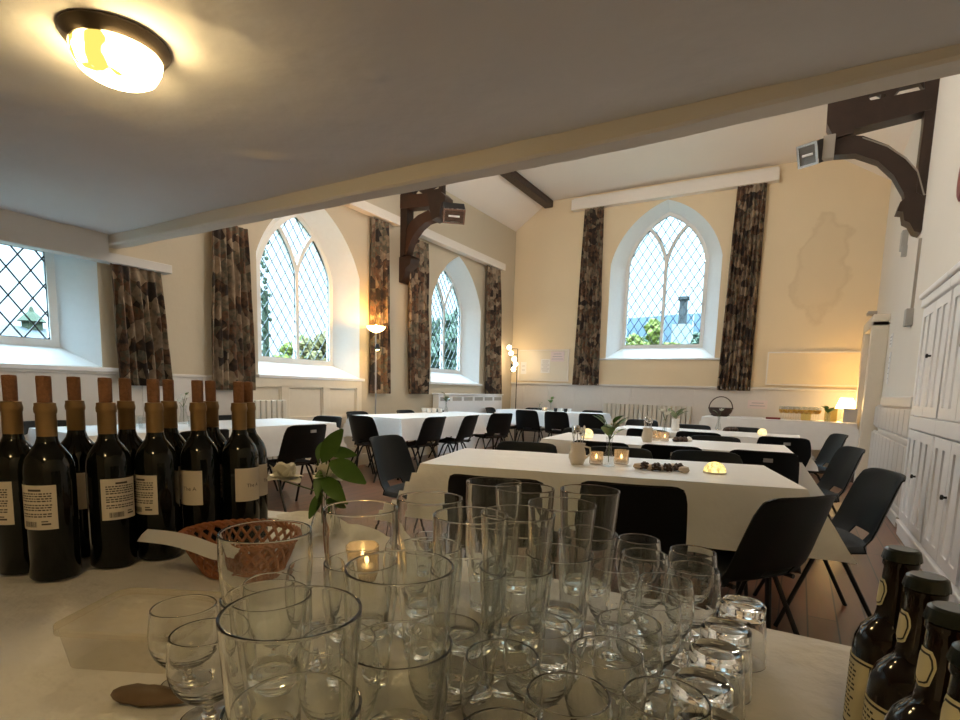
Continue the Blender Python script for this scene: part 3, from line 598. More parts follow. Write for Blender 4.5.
bm = bmesh.new(); box(bm, (.03, -.02, 1.0), (.18, w+.02, 1.025), bev=.006); obj('shelf', bm, 'white', t)
bm = bmesh.new()
for k in range(6): box(bm, (.155, w*(k+.12)/6, .90), (.163, w*(k+.9)/6, .965))
obj('grille', bm, 'grey', t)

# ------------------------------------------------------------------ chairs
def chair_shell():
    prof = [(.225, .405), (.222, .428), (.205, .440), (.15, .436), (.08, .428), (0, .422), (-.08, .422), (-.14, .430), (-.185, .452), (-.212, .49), (-.232, .54), (-.252, .60), (-.273, .66), (-.294, .72), (-.310, .770), (-.314, .788), (-.318, .796), (-.325, .798)]
    wid = [.20, .205, .21, .218, .224, .227, .228, .229, .23, .23, .228, .225, .221, .216, .209, .204, .201, .199]
    nt = 16; seat, back = bmesh.new(), bmesh.new()
    def pt(i, j):
        y, z = prof[i]; t = -1+2*j/nt; w = wid[i]; e = abs(t)**3
        if i <= 7: z += .022*e-.05*max(0, abs(t)-.86)/.14*.6; y2 = y
        else: y2 = y+.045*e*(1-max(0, i-14)/9)+.012*abs(t)**2
        if i > 13: z -= .016*abs(t)**10
        return Vector((t*w, y2 if i > 7 else y, z))
    for bm, r in ((seat, range(0, 8)), (back, range(8, len(prof)-1))):
        g = {(i, j): bm.verts.new(pt(i, j)) for i in list(r)+[r[-1]+1] for j in range(nt+1)}
        for i in r:
            for j in range(nt):
                if bm is back and i == 8 and 5 <= j < 11: continue
                bm.faces.new((g[i, j], g[i, j+1], g[i+1, j+1], g[i+1, j]))
        bmesh.ops.recalc_face_normals(bm, faces=bm.faces)
        bmesh.ops.solidify(bm, geom=bm.faces[:], thickness=.007)
        bmesh.ops.subdivide_edges(bm, edges=[], cuts=0)
    return seat, back
def make_chair(sticker):
    t = empty('stacking_chair'); s, b = chair_shell()
    obj('seat', s, 'plastic', t, 45); obj('backrest', b, 'plastic', t, 45)
    for sx in (-1, 1):
        for y in (1, -1):
            bm = bmesh.new(); tube(bm, [(sx*.175, .03*y, .405), (sx*.185, .06*y, .38), (sx*.215, .235*y-.02, .0)], .011); bm2 = obj('leg', bm, 'blackmetal', t)
    bm = bmesh.new(); tube(bm, [(-.18, .03, .405), (.18, .03, .405)], .011); tube(bm, [(-.18, -.03, .405), (.18, -.03, .405)], .011)
    for sx in (-1, 1): tube(bm, [(sx*.175, .16, .412), (sx*.175, -.15, .412)], .01)
    obj('seat_frame', bm, 'blackmetal', t)
    if sticker:
        bm = bmesh.new(); box(bm, (-.028, -.316, .725), (.028, -.302, .75), rot=None); bm.transform(Matrix.Translation((.03, -.004, 0))); obj('label_plate', bm, 'tag', t)
    for ch in t.children: ch.data.transform(Matrix.Diagonal((.97, .97, .97, 1)))
    return t
NC = 0
def chair(bx, by, fx, fy, label, group, sticker=False):
    """bx, by: where the top of the back stands; fx, fy: the way it faces"""
    l = math.hypot(fx, fy); fx, fy = fx/l, fy/l
    return place('chair%d' % sticker, lambda: make_chair(sticker), (bx+.30*fx, by+.30*fy, 0), math.atan2(-fx, fy), label, 'chair', group)
G1, G2, G3, GL, GN, GB = 'chairs around the front table', 'chairs around the second table', 'chairs around the third table', 'chairs around the left wall table', 'chairs around the near left table', 'chairs around the far corner table'
n1 = (-.25, .97)
chair(.07, 2.26, -.82, .57, 'black plastic chair at front table, nearest the bar at its right end, seen from behind', G1)
chair(-.53, 2.08, *n1, 'black plastic chair with its back to the bar, behind the upturned wine glasses', G1)
chair(-1.03, 1.88, *n1, 'black plastic chair with its back to the bar, mostly hidden behind the tall pint glasses', G1)
chair(.42, 3.30, -.95, -.28, 'black plastic chair at the right end of the front table beside the white cupboards', G1)
chair(-1.55, 3.30, .25, -.97, 'black plastic chair on the far side of the front table, at its left end', G1)
chair(-.97, 3.44, .25, -.97, 'black plastic chair on the far side of the front table, behind the bud vase', G1)
chair(-.48, 3.62, .25, -.97, 'black plastic chair on the far side of the front table, behind the glowing dome', G1)
chair(-2.50, 2.93, .97, .10, 'black plastic chair standing alone at the left end of the front table, front seen', G1)
chair(-1.20, 3.74, -.1, 1, 'black plastic chair with its back to the front table, left one at the second table', G2, True)
chair(-.73, 3.84, -.1, 1, 'black plastic chair with its back to the front table, middle one at the second table', G2, True)
chair(-.17, 3.92, -.1, 1, 'black plastic chair with its back to the front table, right one at the second table', G2, True)
chair(.39, 4.75, -.95, -.28, 'black plastic chair at the right end of the second table by the right wall', G2)
chair(-1.75, 4.99, .1, -1, 'black plastic chair on the far side of the second table, leftmost', G2)
chair(-.60, 5.05, .1, -1, 'black plastic chair on the far side of the second table, right of its middle', G2)
chair(-1.27, 5.42, 0, 1, 'black plastic chair at the third table seen from behind, left one', G3)
chair(-.80, 5.45, 0, 1, 'black plastic chair at the third table seen from behind, middle one', G3, True)
chair(-.09, 5.45, 0, 1, 'black plastic chair at the third table seen from behind, right one with a grey tag', G3, True)
chair(.40, 6.45, -.95, -.28, 'black plastic chair at the right end of the third table, before the end cloth table', G3)
chair(-1.78, 7.35, .1, -1, 'black plastic chair standing in front of the end wall radiator', G3)
chair(-1.05, 6.75, 0, -1, 'black plastic chair on the far side of the third table behind the green plant', G3)
chair(-.52, 6.78, 0, -1, 'black plastic chair on the far side of the third table beside the glowing globe', G3)
chair(-3.72, 5.38, -1, .05, 'black plastic chair with its back to the hall at the left wall table, leftmost', GL)
chair(-3.68, 6.15, -1, -.08, 'black plastic chair with its back to the hall at the left wall table, middle', GL)
chair(-3.72, 7.05, -.9, .4, 'black plastic chair turned sideways at the far right corner of the left wall table', GL)
chair(-4.40, 4.72, .05, 1, 'black plastic chair at the near end of the left wall table', GL)
for y, w in ((5.42, 'nearest the lamp'), (6.45, 'in the middle'), (7.25, 'nearest the radiator cover')): chair(-5.1, y, 1, 0, 'black plastic chair against the left wall behind the left wall table, '+w, GL)
chair(-3.60, 3.28, -1, .1, 'black plastic chair with its back to the bar, right of the last wine bottle', GN, True)
chair(-4.45, 4.34, .05, -1, 'black plastic chair at the far end of the near left table, facing the bar', GN)
chair(-3.62, 2.35, -1, 0, 'black plastic chair at the near left table hidden behind the wine bottles', GN)
chair(-5.12, 1.95, 1, 0, 'black plastic chair under the square window behind the wine bottles', GN)
chair(-5.12, 3.55, 1, 0, 'black plastic chair against the wall under the left floral curtain', GN)
chair(-4.12, 8.62, -.05, 1, 'black plastic chair seen from behind at the far corner table, left one', GB)
chair(-3.52, 8.52, -.05, 1, 'black plastic chair seen from behind at the far corner table, middle one', GB)
chair(-2.88, 8.45, -.05, 1, 'black plastic chair seen from behind at the far corner table, right one', GB)
chair(-4.55, 9.98, 0, -1, 'black plastic chair between the far corner table and the notice board', GB)
chair(-3.35, 9.98, 0, -1, 'black plastic chair between the far corner table and the end wall dado', GB)
chair(-5.08, 9.0, 1, .1, 'black plastic chair at the left end of the far corner table', GB)
# ------------------------------------------------------------------ tables and cloths
def table(name, c, sx, sy, ang, zt, tlabel, clabel, ov=.27, m='cloth', group='cloth covered hall tables', seed=1, flare=.16, endflare=.08):
    rz = math.radians(ang); t = thing(name, tlabel, 'table', (*c, 0), rz, group)
    bm = bmesh.new(); box(bm, (-sx/2, -sy/2, zt-.03), (sx/2, sy/2, zt), bev=.004); obj('tabletop', bm, 'tabletop', t)
    for x in (-1, 1):
        for y in (-1, 1):
            bm = bmesh.new(); tube(bm, [(x*(sx/2-.12), y*(sy/2-.09), zt-.03), (x*(sx/2-.08), y*(sy/2-.05), 0)], .014); obj('leg', bm, 'blackmetal', t)
    bm = bmesh.new(); rnd = random.Random(seed); ox, oy = rnd.random()*9, rnd.random()*9
    def axis(h):
        a = [-h-ov+ov*k/6 for k in range(6)]; n = 22; b = [-h+2*h*k/n for k in range(n+1)]; c2 = [h+ov*(k+1)/6 for k in range(6)]; return a+b+c2
    ax, ay = axis(sx/2), axis(sy/2); V = {}
    for i, x in enumerate(ax):
        for j, y in enumerate(ay):
            dx, dy = max(0, abs(x)-sx/2), max(0, abs(y)-sy/2); px = math.copysign(min(abs(x), sx/2), x); py = math.copysign(min(abs(y), sy/2), y)
            nz = mnoise.noise(Vector((x*4+ox, y*4+oy, 1)))
            z = zt+.004+.0016*nz; mn, mxx = min(dx, dy), max(dx, dy)
            if dx > 0 or dy > 0:
                d = max(dx, dy)+(-.05 if endflare > .2 else .22)*min(dx, dy); z = zt+.003-d*.97
                fx, fy = (.006+endflare*dx+.012*nz*dx/ov)*(dx > 0), (.006+.05*dy+.012*nz*dy/ov)*(dy > 0)
                if mn > 0: fx += mn*flare*2.0; fy += mn*flare*2.0
                else:   # gentle folds in the hanging sides
                    s = .016*math.sin((x if dy > 0 else y)*11+ox)*(mxx/ov); fx += max(0, s)*(dx > 0); fy += max(0, s)*(dy > 0)
                px += math.copysign(fx, x); py += math.copysign(fy, y)
            V[i, j] = bm.verts.new((px, py, z))
    for i in range(len(ax)-1):
        for j in range(len(ay)-1): bm.faces.new((V[i, j], V[i+1, j], V[i+1, j+1], V[i, j+1]))
    o = obj('tablecloth', bm, m, smooth=50); o.location = (*c, 0); o.rotation_euler = (0, 0, rz)
    tag(o, clabel, 'tablecloth', 'white paper tablecloths'); return t
ZT_ = .74
table('folding_table', (-.87, 2.76), 1.72, .78, 15, ZT_, 'front hall table under a white paper cloth, nearest the bar', 'white paper cloth over the front table with the bud vase and shells', .29, seed=1, endflare=.26)
table('folding_table', (-.90, 4.42), 1.75, .80, 6, ZT_, 'second hall table from the bar, behind the front table', 'white paper cloth over the second table from the bar', seed=2, endflare=.32)
table('folding_table', (-.84, 5.98), 1.75, .76, 0, ZT_, 'third hall table from the bar, before the end cloth table', 'white paper cloth over the third table from the bar', seed=3, endflare=.32)
table('folding_table', (-4.40, 6.22), .86, 2.35, -2, ZT_, 'long table along the left wall under the middle windows', 'white paper cloth on the long left wall table below the uplighter', seed=4)
table('folding_table', (-4.40, 2.85), .86, 2.2, 0, ZT_, 'table along the left wall behind the wine bottles', 'white paper cloth on the near left table behind the wine bottles', seed=5)
table('folding_table', (-3.92, 9.33), 1.95, .72, -1, ZT_, 'table in the far left corner before the notice board', 'white paper cloth on the far left corner table before the notice board', seed=6)
table('serving_table', (-.30, 9.70), 2.06, .72, 0, .775, 'long serving table against the end wall under the lit lamp', 'white cloth hanging from the serving table under the lit lamp', .42, seed=7, flare=.12)
# ------------------------------------------------------------------ things on the tables
def leaf_mesh(bm, p, d, L, w, up=(0, 0, 1), droop=.25):
    p, d = Vector(p), Vector(d).normalized(); s = d.cross(Vector(up))
    s = s.normalized() if s.length > .05 else Vector((1, 0, 0)); nrm = s.cross(d); n = 7; rows = []
    for k in range(n+1):
        t = k/n; c = p+d*L*t-Vector((0, 0, droop*L*t*t)); ww = w*math.sin(PI*min(.97, t*.94+.03))**.8*(1-.25*t)
        rows.append([bm.verts.new(c-s*ww+nrm*ww*.25), bm.verts.new(c), bm.verts.new(c+s*ww+nrm*ww*.25)])
    for a, b in zip(rows, rows[1:]):
        bm.faces.new((a[0], a[1], b[1], b[0])); bm.faces.new((a[1], a[2], b[2], b[1]))
def vase_prof(h, rb, rn, rt, t=.003):
    o = [(0, 0), (rb*.9, 0), (rb, .006), (rb*.95, h*.12), (rn, h*.6), (rn*.95, h*.75), (rt, h)]
    return o+[(max(.002, r-t), z) for r, z in o[:1:-1]]+[(0, .012)]
def bud_vase(loc, h, label, leaves, flowers, group='bud vases on the tables', rb=.035, rn=.014, rt=.019, gm='thinglass', cat='vase', seed=1, lf='leaf', L=.10):
    rnd = random.Random(seed); t = thing('bud_vase', label, cat, loc, 0, group)
    bm = bmesh.new(); lathe(bm, vase_prof(h, rb, rn, rt), 24, cap=False); obj('glass_body', bm, gm, t, 40)
    bm = bmesh.new(); bl = bmesh.new()
    for k in range(leaves):
        a = 2*PI*k/leaves+rnd.random(); z = h*(1.0+.55*rnd.random()); q = Vector((math.cos(a)*.02, math.sin(a)*.02, z)); tube(bm, [(0, 0, .02), (0, 0, h*.9), q], .0022, 5)
        leaf_mesh(bl, q, (math.cos(a), math.sin(a), .75+.5*rnd.random()), L*(.8+.4*rnd.random()), L*.34)
    for k in range(flowers):
        a = 2*PI*k/max(1, flowers)+1; q = Vector((math.cos(a)*.03, math.sin(a)*.03, h*(1.15+.3*rnd.random()))); tube(bm, [(0, 0, .02), (0, 0, h*.9), q], .002, 5)
        fb = bmesh.new()
        for i in range(8): leaf_mesh(fb, q, (math.cos(a+i*.8), math.sin(a+i*.8), .5+.5*(i % 2)), .034, .016, droop=-.2)
        obj('flower', fb, 'petal', t, 60)
    if leaves: obj('leaves', bl, lf, t, 60)
    obj('stems', bm, 'stem', t); return t
def jug(loc, label, spoons=6, s=1.0, group='cream jugs of cutlery'):
    t = thing('cutlery_jug', label, 'jug', loc, 0, group); bm = bmesh.new()
    lathe(bm, [(0, 0), (.032*s, 0), (.034*s, .006), (.045*s, .035*s), (.04*s, .07*s), (.034*s, .09*s), (.040*s, .11*s), (.037*s, .11*s), (.031*s, .09*s), (.036*s, .065*s), (.04*s, .035*s), (0, .012)], 24); obj('jug_body', bm, 'ceramic', t, 40)
    bm = bmesh.new(); tube(bm, [(.036*s, 0, .095*s), (.065*s, 0, .09*s), (.07*s, 0, .06*s), (.045*s, 0, .035*s)], .005, 8); obj('jug_handle', bm, 'ceramic', t, 40)
    for k in range(spoons):
        a = 2*PI*k/spoons; q = Vector((math.cos(a)*.03*s, math.sin(a)*.03*s, .15*s+.012*(k % 2))); bm = bmesh.new()
        tube(bm, [(math.cos(a)*.012*s, math.sin(a)*.012*s, .02), q], .0022, 6)
        sp = bmesh.new(); bmesh.ops.create_uvsphere(sp, u_segments=10, v_segments=8, radius=1, matrix=Matrix.Translation(q+Vector((0, 0, .018))) @ Matrix.Rotation(a, 4, 'Z') @ Matrix.Diagonal((.005, .014, .022, 1)))
        me = bpy.data.meshes.new('m'); sp.to_mesh(me); sp.free(); bm.from_mesh(me); o = obj('teaspoon', bm, 'chrome', None, 50)
        o.location = loc; tag(o, 'teaspoon in '+label.replace('cream jug of spoons', 'the cream jug'), 'spoon', 'teaspoons in '+group)
    return t
def candle(loc, label, s=.035, h=.065, flat_=False):
    t = thing('candle_holder', label, 'candle holder', loc, 0, 'lit candle holders'); bm = bmesh.new()
    lathe(bm, [(0, 0), (s*.92, 0), (s, .006), (s, h), (s-.004, h), (s-.005, .012), (0, .01)], 20); obj('glass_cup', bm, 'patglass', t, 30)
    bm = bmesh.new(); lathe(bm, [(0, .012), (s*.6, .012), (s*.6, .028), (0, .028)], 16); obj('wax', bm, 'whiteceramic', t)
    bm = bmesh.new(); lathe(bm, [(0, .029), (.006, .036), (.004, .046), (0, .056)], 10); obj('flame', bm, 'flame', t, 60); return t
M['patglass'] = sheet_mat('patterned_candle_glass', (.92, .88, .82), 1.5, .28, (.85, .75, .62))
def dome(loc, r, label, full=False):
    t = thing('glowing_dome_light', label, 'table light', loc, 0, 'glowing table lights'); bm = bmesh.new()
    pr = [(r*math.cos(a), r*math.sin(a)*.95+(r*.62 if full else .006)) for a in [(-38 if full else 0)*PI/180+(90+(38 if full else 0))*PI/180*k/12 for k in range(13)]]
    pr[-1] = (0, pr[-1][1]); lathe(bm, [(0, pr[0][1])]+pr, 28); obj('glowing_shell', bm, 'glowdome' if not full else 'orb', t, 50)
    bm = bmesh.new(); lathe(bm, [(0, 0), (r*(.7 if full else 1.02), 0), (r*(.7 if full else 1.02), .008), (0, .008)], 24); obj('base', bm, 'ceramic', t); return t
zt = ZT_+.006
jug(hz(577, 464, zt), 'cream jug of spoons on the front table, left of the bud vase', 9)
candle(hz(596, 464, zt), 'lit candle holder on the front table between jug and bud vase')
bud_vase(hz(608, 466, zt), .15, 'clear glass bud vase of broad green leaves on the front table', 10, 1, L=.095, gm='thinglass', seed=4)
candle(hz(621, 464, zt), 'lit candle holder on the front table right of the bud vase', .038, .075)
dome(hz(714.5, 473, zt), .052, 'glowing yellow wicker dome light on the front table')
rnd = random.Random(5)
for k in range(9):
    p = hz(639+k*5.6, 468.5+k*.35+rnd.uniform(-1.2, 1.2), zt); bm = bmesh.new()
    if k % 2: 
        lathe(bm, [(0, 0), (.02, .004), (.024, .014), (.016, .026), (.008, .034), (0, .038)], 10); m_, nm, lb, ct = 'brownsweet', 'pine_cone', 'small dark brown cone', 'cone'
        for i in range(18):
            a = i*2.4; z = .006+.0016*i; r = .024*(1-abs(z-.014)/.034); bmesh.ops.create_cube(bm, size=.011, matrix=Matrix.Translation((r*math.cos(a), r*math.sin(a), z)) @ Matrix.Rotation(a, 4, 'Z') @ Matrix.Rotation(.6, 4, 'Y'))
    else:
        lathe(bm, [(0, 0), (.016, .0), (.025, .010), (.019, .025), (0, .031)], 9); m_, nm, lb, ct = 'creamsweet', 'shell', 'small cream shell', 'shell'
        for v in bm.verts: v.co.x *= 1.2; v.co += Vector((mnoise.noise(v.co*60), mnoise.noise(v.co*50+Vector((3, 0, 0))), 0))*.005
    o = obj(nm, bm, m_, None, 30); o.location = p; o.rotation_euler = (0, 0, k*1.3)
    tag(o, '%s in the row on the front table, %s' % (lb, ['at the left tip', 'next to the left tip', 'third from left', 'fourth from left', 'in the middle', 'just right of the middle', 'third from right', 'next to the right tip', 'at the right tip'][k]), ct, 'cones and shells in a row on the front table')
dome(hz(587, 438, zt), .05, 'glowing globe light on the second table behind the spoon jug', True)
jug(hz(647, 442, zt), 'cream jug of spoons on the second table', 7)
candle(hz(656, 440, zt), 'lit candle holder on the second table beside its jug', .036, .07)
candle(hz(664.5, 441, zt), 'lit candle holder on the second table under the white flowers', .034, .07)
bud_vase(hz(664, 438, zt), .16, 'slim bud vase of white flowers on the second table', 2, 3, seed=6, L=.06)
bud_vase(hz(675, 430, zt), .12, 'white pot of green fronds on the third table', 6, 0, rb=.045, rn=.036, rt=.045, gm='whiteceramic', seed=9, lf='palegreen', L=.13)
for k in range(4):
    bm = bmesh.new(); lathe(bm, [(0, 0), (.024, 0), (.03, .014), (.018, .034), (0, .042)], 9); o = obj('dried_seed_head' if k != 3 else 'white_shell', bm, 'brownsweet' if k != 3 else 'whiteceramic', None, 40)
    o.location = hz(676+k*4.2, 441.5, zt); tag(o, 'small dark seed head on the second table, '+['left', 'second', 'third', ''][k]+' of the cluster' if k != 3 else 'small white shell beside the dark seed heads on second table', 'seed head' if k != 3 else 'shell', 'small things in a cluster on the second table')
bud_vase(hz(718, 429.5, zt), .15, 'slim bud vase with one white flower on the third table', 2, 1, seed=12, L=.07, lf='palegreen')
dome(hz(762, 435, zt), .042, 'glowing globe light on the third table near its right end', True)
for k, (u, v) in enumerate(((727, 431), (731, 430.5), (735, 431))):
    bm = bmesh.new(); lathe(bm, [(0, 0), (.03, 0), (.034, .02), (.015, .04), (0, .045)], 9); o = obj('dried_seed_head', bm, 'brownsweet', None, 40); o.location = hz(u, v, zt)
    tag(o, 'dark seed head on the third table, '+['left', 'middle', 'right'][k]+' of three', 'seed head', 'seed heads on the third table')
ONY = lambda u, y, z: Vector((hy(u, 400, y).x, y, z))
# left wall table, far corner table, near left table
bud_vase(hz(446, 411.5, zt), .17, 'clear vase of white flowers on the long left wall table', 4, 6, seed=15, L=.11, lf='palegreen')
def cup(loc, label, group, r=.04, h=.07, m='whiteceramic'):
    bm = bmesh.new(); lathe(bm, [(0, 0), (r*.7, 0), (r*.85, .01), (r, h), (r-.004, h), (r*.8, .014), (0, .01)], 18); o = obj('cup', bm, m, None, 40); o.location = loc; return tag(o, label, 'cup', group)
for k, (u, v) in enumerate(((424, 412.5), (429, 413), (434, 413), (440, 413))): cup(hz(u, v, zt), 'white cup left of the flower vase on the left wall table, '+['furthest left', 'second from left', 'third from left', 'closest to the vase'][k], 'cups on the left wall table')
bud_vase(ONY(551, 9.45, zt), .15, 'slim vase with dark leaves on the far corner table', 5, 0, seed=21, L=.10)
candle(ONY(545, 9.3, zt), 'lit candle holder on the far corner table beside the slim vase', .05, .07)
bud_vase(ONY(540, 9.45, zt), .12, 'small vase with one dark sprig on the far corner table', 2, 0, seed=22, L=.05)
for k, (u, v) in enumerate(((556, 410), (561, 410.5), (566, 411), (570, 411.5))): cup(ONY(u, 9.3, zt), '%s cup on the far corner table, %s of the row' % (('dark', 'white')[k % 2], ['first', 'second', 'third', 'last'][k]), 'cups on the far corner table', .035, .06, ('knob', 'whiteceramic')[k % 2])
bud_vase(hz(184, 424, zt), .16, 'clear vase with white flowers seen between the wine bottles', 1, 4, seed=25, L=.07, rb=.045, rn=.025, rt=.03)
def tumbler_simple(loc, label, group):
    bm = bmesh.new(); lathe(bm, [(0, 0), (.026, 0), (.033, .09), (.030, .09), (.023, .01), (0, .01)], 20); o = obj('drinking_glass', bm, 'thinglass', None, 40); o.location = loc; return tag(o, label, 'glass', group)
for k, (u, v) in enumerate(((139, 427), (143, 429), (192, 427), (196, 429))): tumbler_simple(hz(u, v, zt), 'small glass on the near left table, '+['further left of the pair between bottles', 'nearer of the left pair', 'beside the flower vase', 'just right of the flower vase'][k], 'glasses on the near left table')
# serving table
zs = .783
def bask(loc, label):
    t = thing('handled_basket', label, 'basket', loc, .3); bm = bmesh.new(); n = 26
    lathe(bm, [(0, 0), (.11, 0), (.17, .07), (.19, .14), (.178, .14), (.155, .07), (.10, .012), (0, .012)], 24, sy=.8)
    for k in range(4): tube(bm, [(.135*(1+.13*k)*math.cos(2*PI*i/n), .135*.8*(1+.13*k)*math.sin(2*PI*i/n), .02+.036*k) for i in range(n)], .009, 6, cyc=True)
    obj('woven_bowl', bm, 'darkwicker', t, 60); bm = bmesh.new(); tube(bm, [(.18*math.cos(PI*k/16), 0, .13+.19*math.sin(PI*k/16)) for k in range(17)], .009, 6); obj('hoop_handle', bm, 'darkwicker', t, 60)
    bl = bmesh.new()
    for k in range(9): leaf_mesh(bl, (.06+.008*k, -.03, .09), (math.cos(k*.8), math.sin(k*.8), .7), .11, .03)
    o = obj('green_sprig', bl, 'leaf', None, 60); o.location = loc; tag(o, 'green leafy sprig lying in the handled basket', 'sprig'); return t
bask(Vector((hy(720, 417, 9.72).x, 9.72, zs)), 'dark handled basket on the left end of the serving table')
X9 = lambda u, y=9.72: hy(u, 415, y).x
bm = bmesh.new(); box(bm, (-.16, -.1, 0), (.16, .1, .012), bev=.003); o = obj('paper_stack', bm, 'paper'); o.location = (X9(752), 9.62, zs); tag(o, 'flat white papers on the serving table left of the drinks', 'papers')
bm = bmesh.new(); box(bm, (-.1, -.03, 0), (.1, .03, .03), bev=.004); o = obj('dark_red_box', bm, 'red'); o.location = (X9(774), 9.48, zs); tag(o, 'small dark red box at the serving table edge before the drinks', 'box')
notice('menu_card', 748, 400, 767, 409, 'e', 'pinkpaper', 'small pinkish sign on the dado above the serving table', 2)
def drink():
    K = 1.35; t = empty('filled_wine_glass'); bm = bmesh.new(); lathe(bm, [(0, 0), (.032, 0), (.03, .004), (.005, .01), (.004, .06), (.024, .075), (.034, .10), (.03, .15), (.028, .15), (.031, .10), (.021, .078), (0, .068)], 14); bm.transform(Matrix.Diagonal((1.1, 1.1, K, 1))); obj('glass_bowl', bm, 'thinglass', t, 40)
    bm = bmesh.new(); lathe(bm, [(0, .070), (.020, .079), (.0305, .10), (.030, .115), (0, .115)], 14); bm.transform(Matrix.Diagonal((1.1, 1.1, K, 1))); obj('drink', bm, 'amber', t, 40); return t
for k in range(16):
    r_, c_ = k//8, k % 8; u = 781+c_*5.0+r_*2.4; y = 9.66+.14*r_
    place('drink', drink, (X9(u, y), y, zs), 0, 'glass of amber drink on the serving table, %s row, %s' % (('front', 'back')[r_], ['at the left end', 'second from left', 'third from left', 'fourth from left', 'fourth from right', 'third from right', 'second from right', 'at the right end'][c_]), 'wine glass', 'glasses of amber drink')
p = (X9(845, 9.85), 9.85, zs); t = thing('table_lamp', 'lit table lamp with a pleated shade on the serving table', 'lamp', p)
bm = bmesh.new(); lathe(bm, [(0, 0), (.07, 0), (.07, .02), (.025, .04), (.04, .10), (.035, .16), (.012, .17), (.01, .26), (0, .26)], 20); obj('lamp_base', bm, 'ceramic', t, 40)
bm = bmesh.new(); nn = 48; rr = [[], []]
for q, (rad, z) in enumerate(((.135, .19), (.08, .355))):
    for k in range(nn): a = 2*PI*k/nn; f = 1+.02*(k % 2); rr[q].append(bm.verts.new((rad*f*math.cos(a), rad*f*math.sin(a), z)))
for k in range(nn): bm.faces.new((rr[0][k], rr[0][(k+1) % nn], rr[1][(k+1) % nn], rr[1][k]))
obj('lamp_shade', bm, 'shade', t)
bm = bmesh.new(); bmesh.ops.create_uvsphere(bm, u_segments=12, v_segments=8, radius=.03, matrix=Matrix.Translation((0, 0, .27))); obj('bulb', bm, 'bulb', t, 60)
bud_vase((X9(828, 9.5), 9.5, zs), .13, 'small vase of green leaves before the lamp on the serving table', 6, 0, seed=31, L=.12, rb=.04, rn=.03, rt=.035)
for u, w, h, d, m_, nm, lb in ((806, .13, .14, .1, 'yellowbox', 'card_box', 'yellow lit box left of the leaf vase on the serving table'), (831, .16, .19, .12, 'yellowbox', 'card_box', 'taller yellow lit box behind the leaf vase on the serving table'), (850, .17, .2, .03, 'greybox', 'menu_board', 'grey card standing under the lamp at the serving table right end')):
    t = thing(nm, lb, 'box' if nm == 'card_box' else 'card', (X9(u, 9.66 if m_ == 'yellowbox' else 9.5), 9.66 if m_ == 'yellowbox' else 9.46, zs)); bm = bmesh.new(); box(bm, (-w/2, 0, 0), (w/2, d, h), bev=.004); obj('panel', bm, m_, t)
    bm = bmesh.new(); box(bm, (-w/2-.004, -.004, h-.02), (w/2+.004, d+.004, h+.004), bev=.003); obj('lid' if nm == 'card_box' else 'top_edge', bm, m_, t)
bm = bmesh.new(); lathe(bm, [(0, 0), (.17, 0), (.16, .25), (.1, .42), (.02, .5), (0, .5)], 16, sx=.6); o = obj('cloth_bag', bm, 'darkwicker', None, 60); o.location = (.78, 8.95, 0); tag(o, 'dark brown bag on the floor at the right end of the serving table', 'bag')
# ------------------------------------------------------------------ floor lamps
p = hx(376, 330, XL+.26); t = thing('uplighter_lamp', 'tall uplighter floor lamp lighting the left wall curtain gold', 'floor lamp', (p.x, p.y, 0)); zb = p.z
bm = bmesh.new(); lathe(bm, [(0, 0), (.14, 0), (.14, .02), (.02, .035), (.014, .05), (0, .05)], 24); obj('base', bm, 'dullmetal', t, 40)
bm = bmesh.new(); tube(bm, [(0, 0, .04), (0, 0, zb-.02)], .011); obj('pole', bm, 'dullmetal', t)
bm = bmesh.new(); lathe(bm, [(0, -.04), (.03, -.035), (.10, .0), (.13, .045), (.127, .047), (.095, .006), (.03, -.028), (0, -.03)], 28, (0, 0, zb)); obj('bowl_shade', bm, 'upbowl', t, 50)
bm = bmesh.new(); bmesh.ops.create_uvsphere(bm, u_segments=14, v_segments=10, radius=.035, matrix=Matrix.Translation((0, 0, zb+.03))); obj('bulb', bm, 'bulbup', t, 60)

bm = bmesh.new(); tube(bm, [(0, 0, zb-.32), (.05, -.03, zb-.24), (.07, -.05, zb-.2)], .008); obj('reading_arm', bm, 'dullmetal', t); bm = bmesh.new(); lathe(bm, [(0, .05), (.02, .05), (.04, -.03), (.037, -.03), (0, .04)], 16, (.08, -.06, zb-.24)); obj('reading_shade', bm, 'blackmetal', t, 40)
bm = bmesh.new(); bmesh.ops.create_uvsphere(bm, u_segments=12, v_segments=8, radius=.02, matrix=Matrix.Translation((.08, -.06, zb-.26))); obj('reading_bulb', bm, 'bulb', t, 60)
t = thing('globe_floor_lamp', 'floor lamp with five small glowing globes in the far left corner', 'floor lamp', (-4.93, 9.85, 0)); bm = bmesh.new()
lathe(bm, [(0, 0), (.13, 0), (.13, .02), (0, .03)], 20); obj('base', bm, 'blackmetal', t, 40); bm = bmesh.new(); tube(bm, [(0, 0, .02), (0, 0, 1.93)], .009)
gl = [hy(u, v, 9.85)-Vector((-4.93, 9.85, 0)) for u, v in ((509.3, 347.5), (511.2, 353.3), (514.2, 359), (515.6, 364.2), (513.4, 369.3))]
for g in gl: tube(bm, [(0, 0, g.z-.03), g-Vector((0, 0, .02))], .006, 6)
obj('pole', bm, 'blackmetal', t)
for g in gl: bm = bmesh.new(); bmesh.ops.create_uvsphere(bm, u_segments=16, v_segments=10, radius=.046, matrix=Matrix.Translation(g)); obj('globe', bm, 'globes', t, 60)
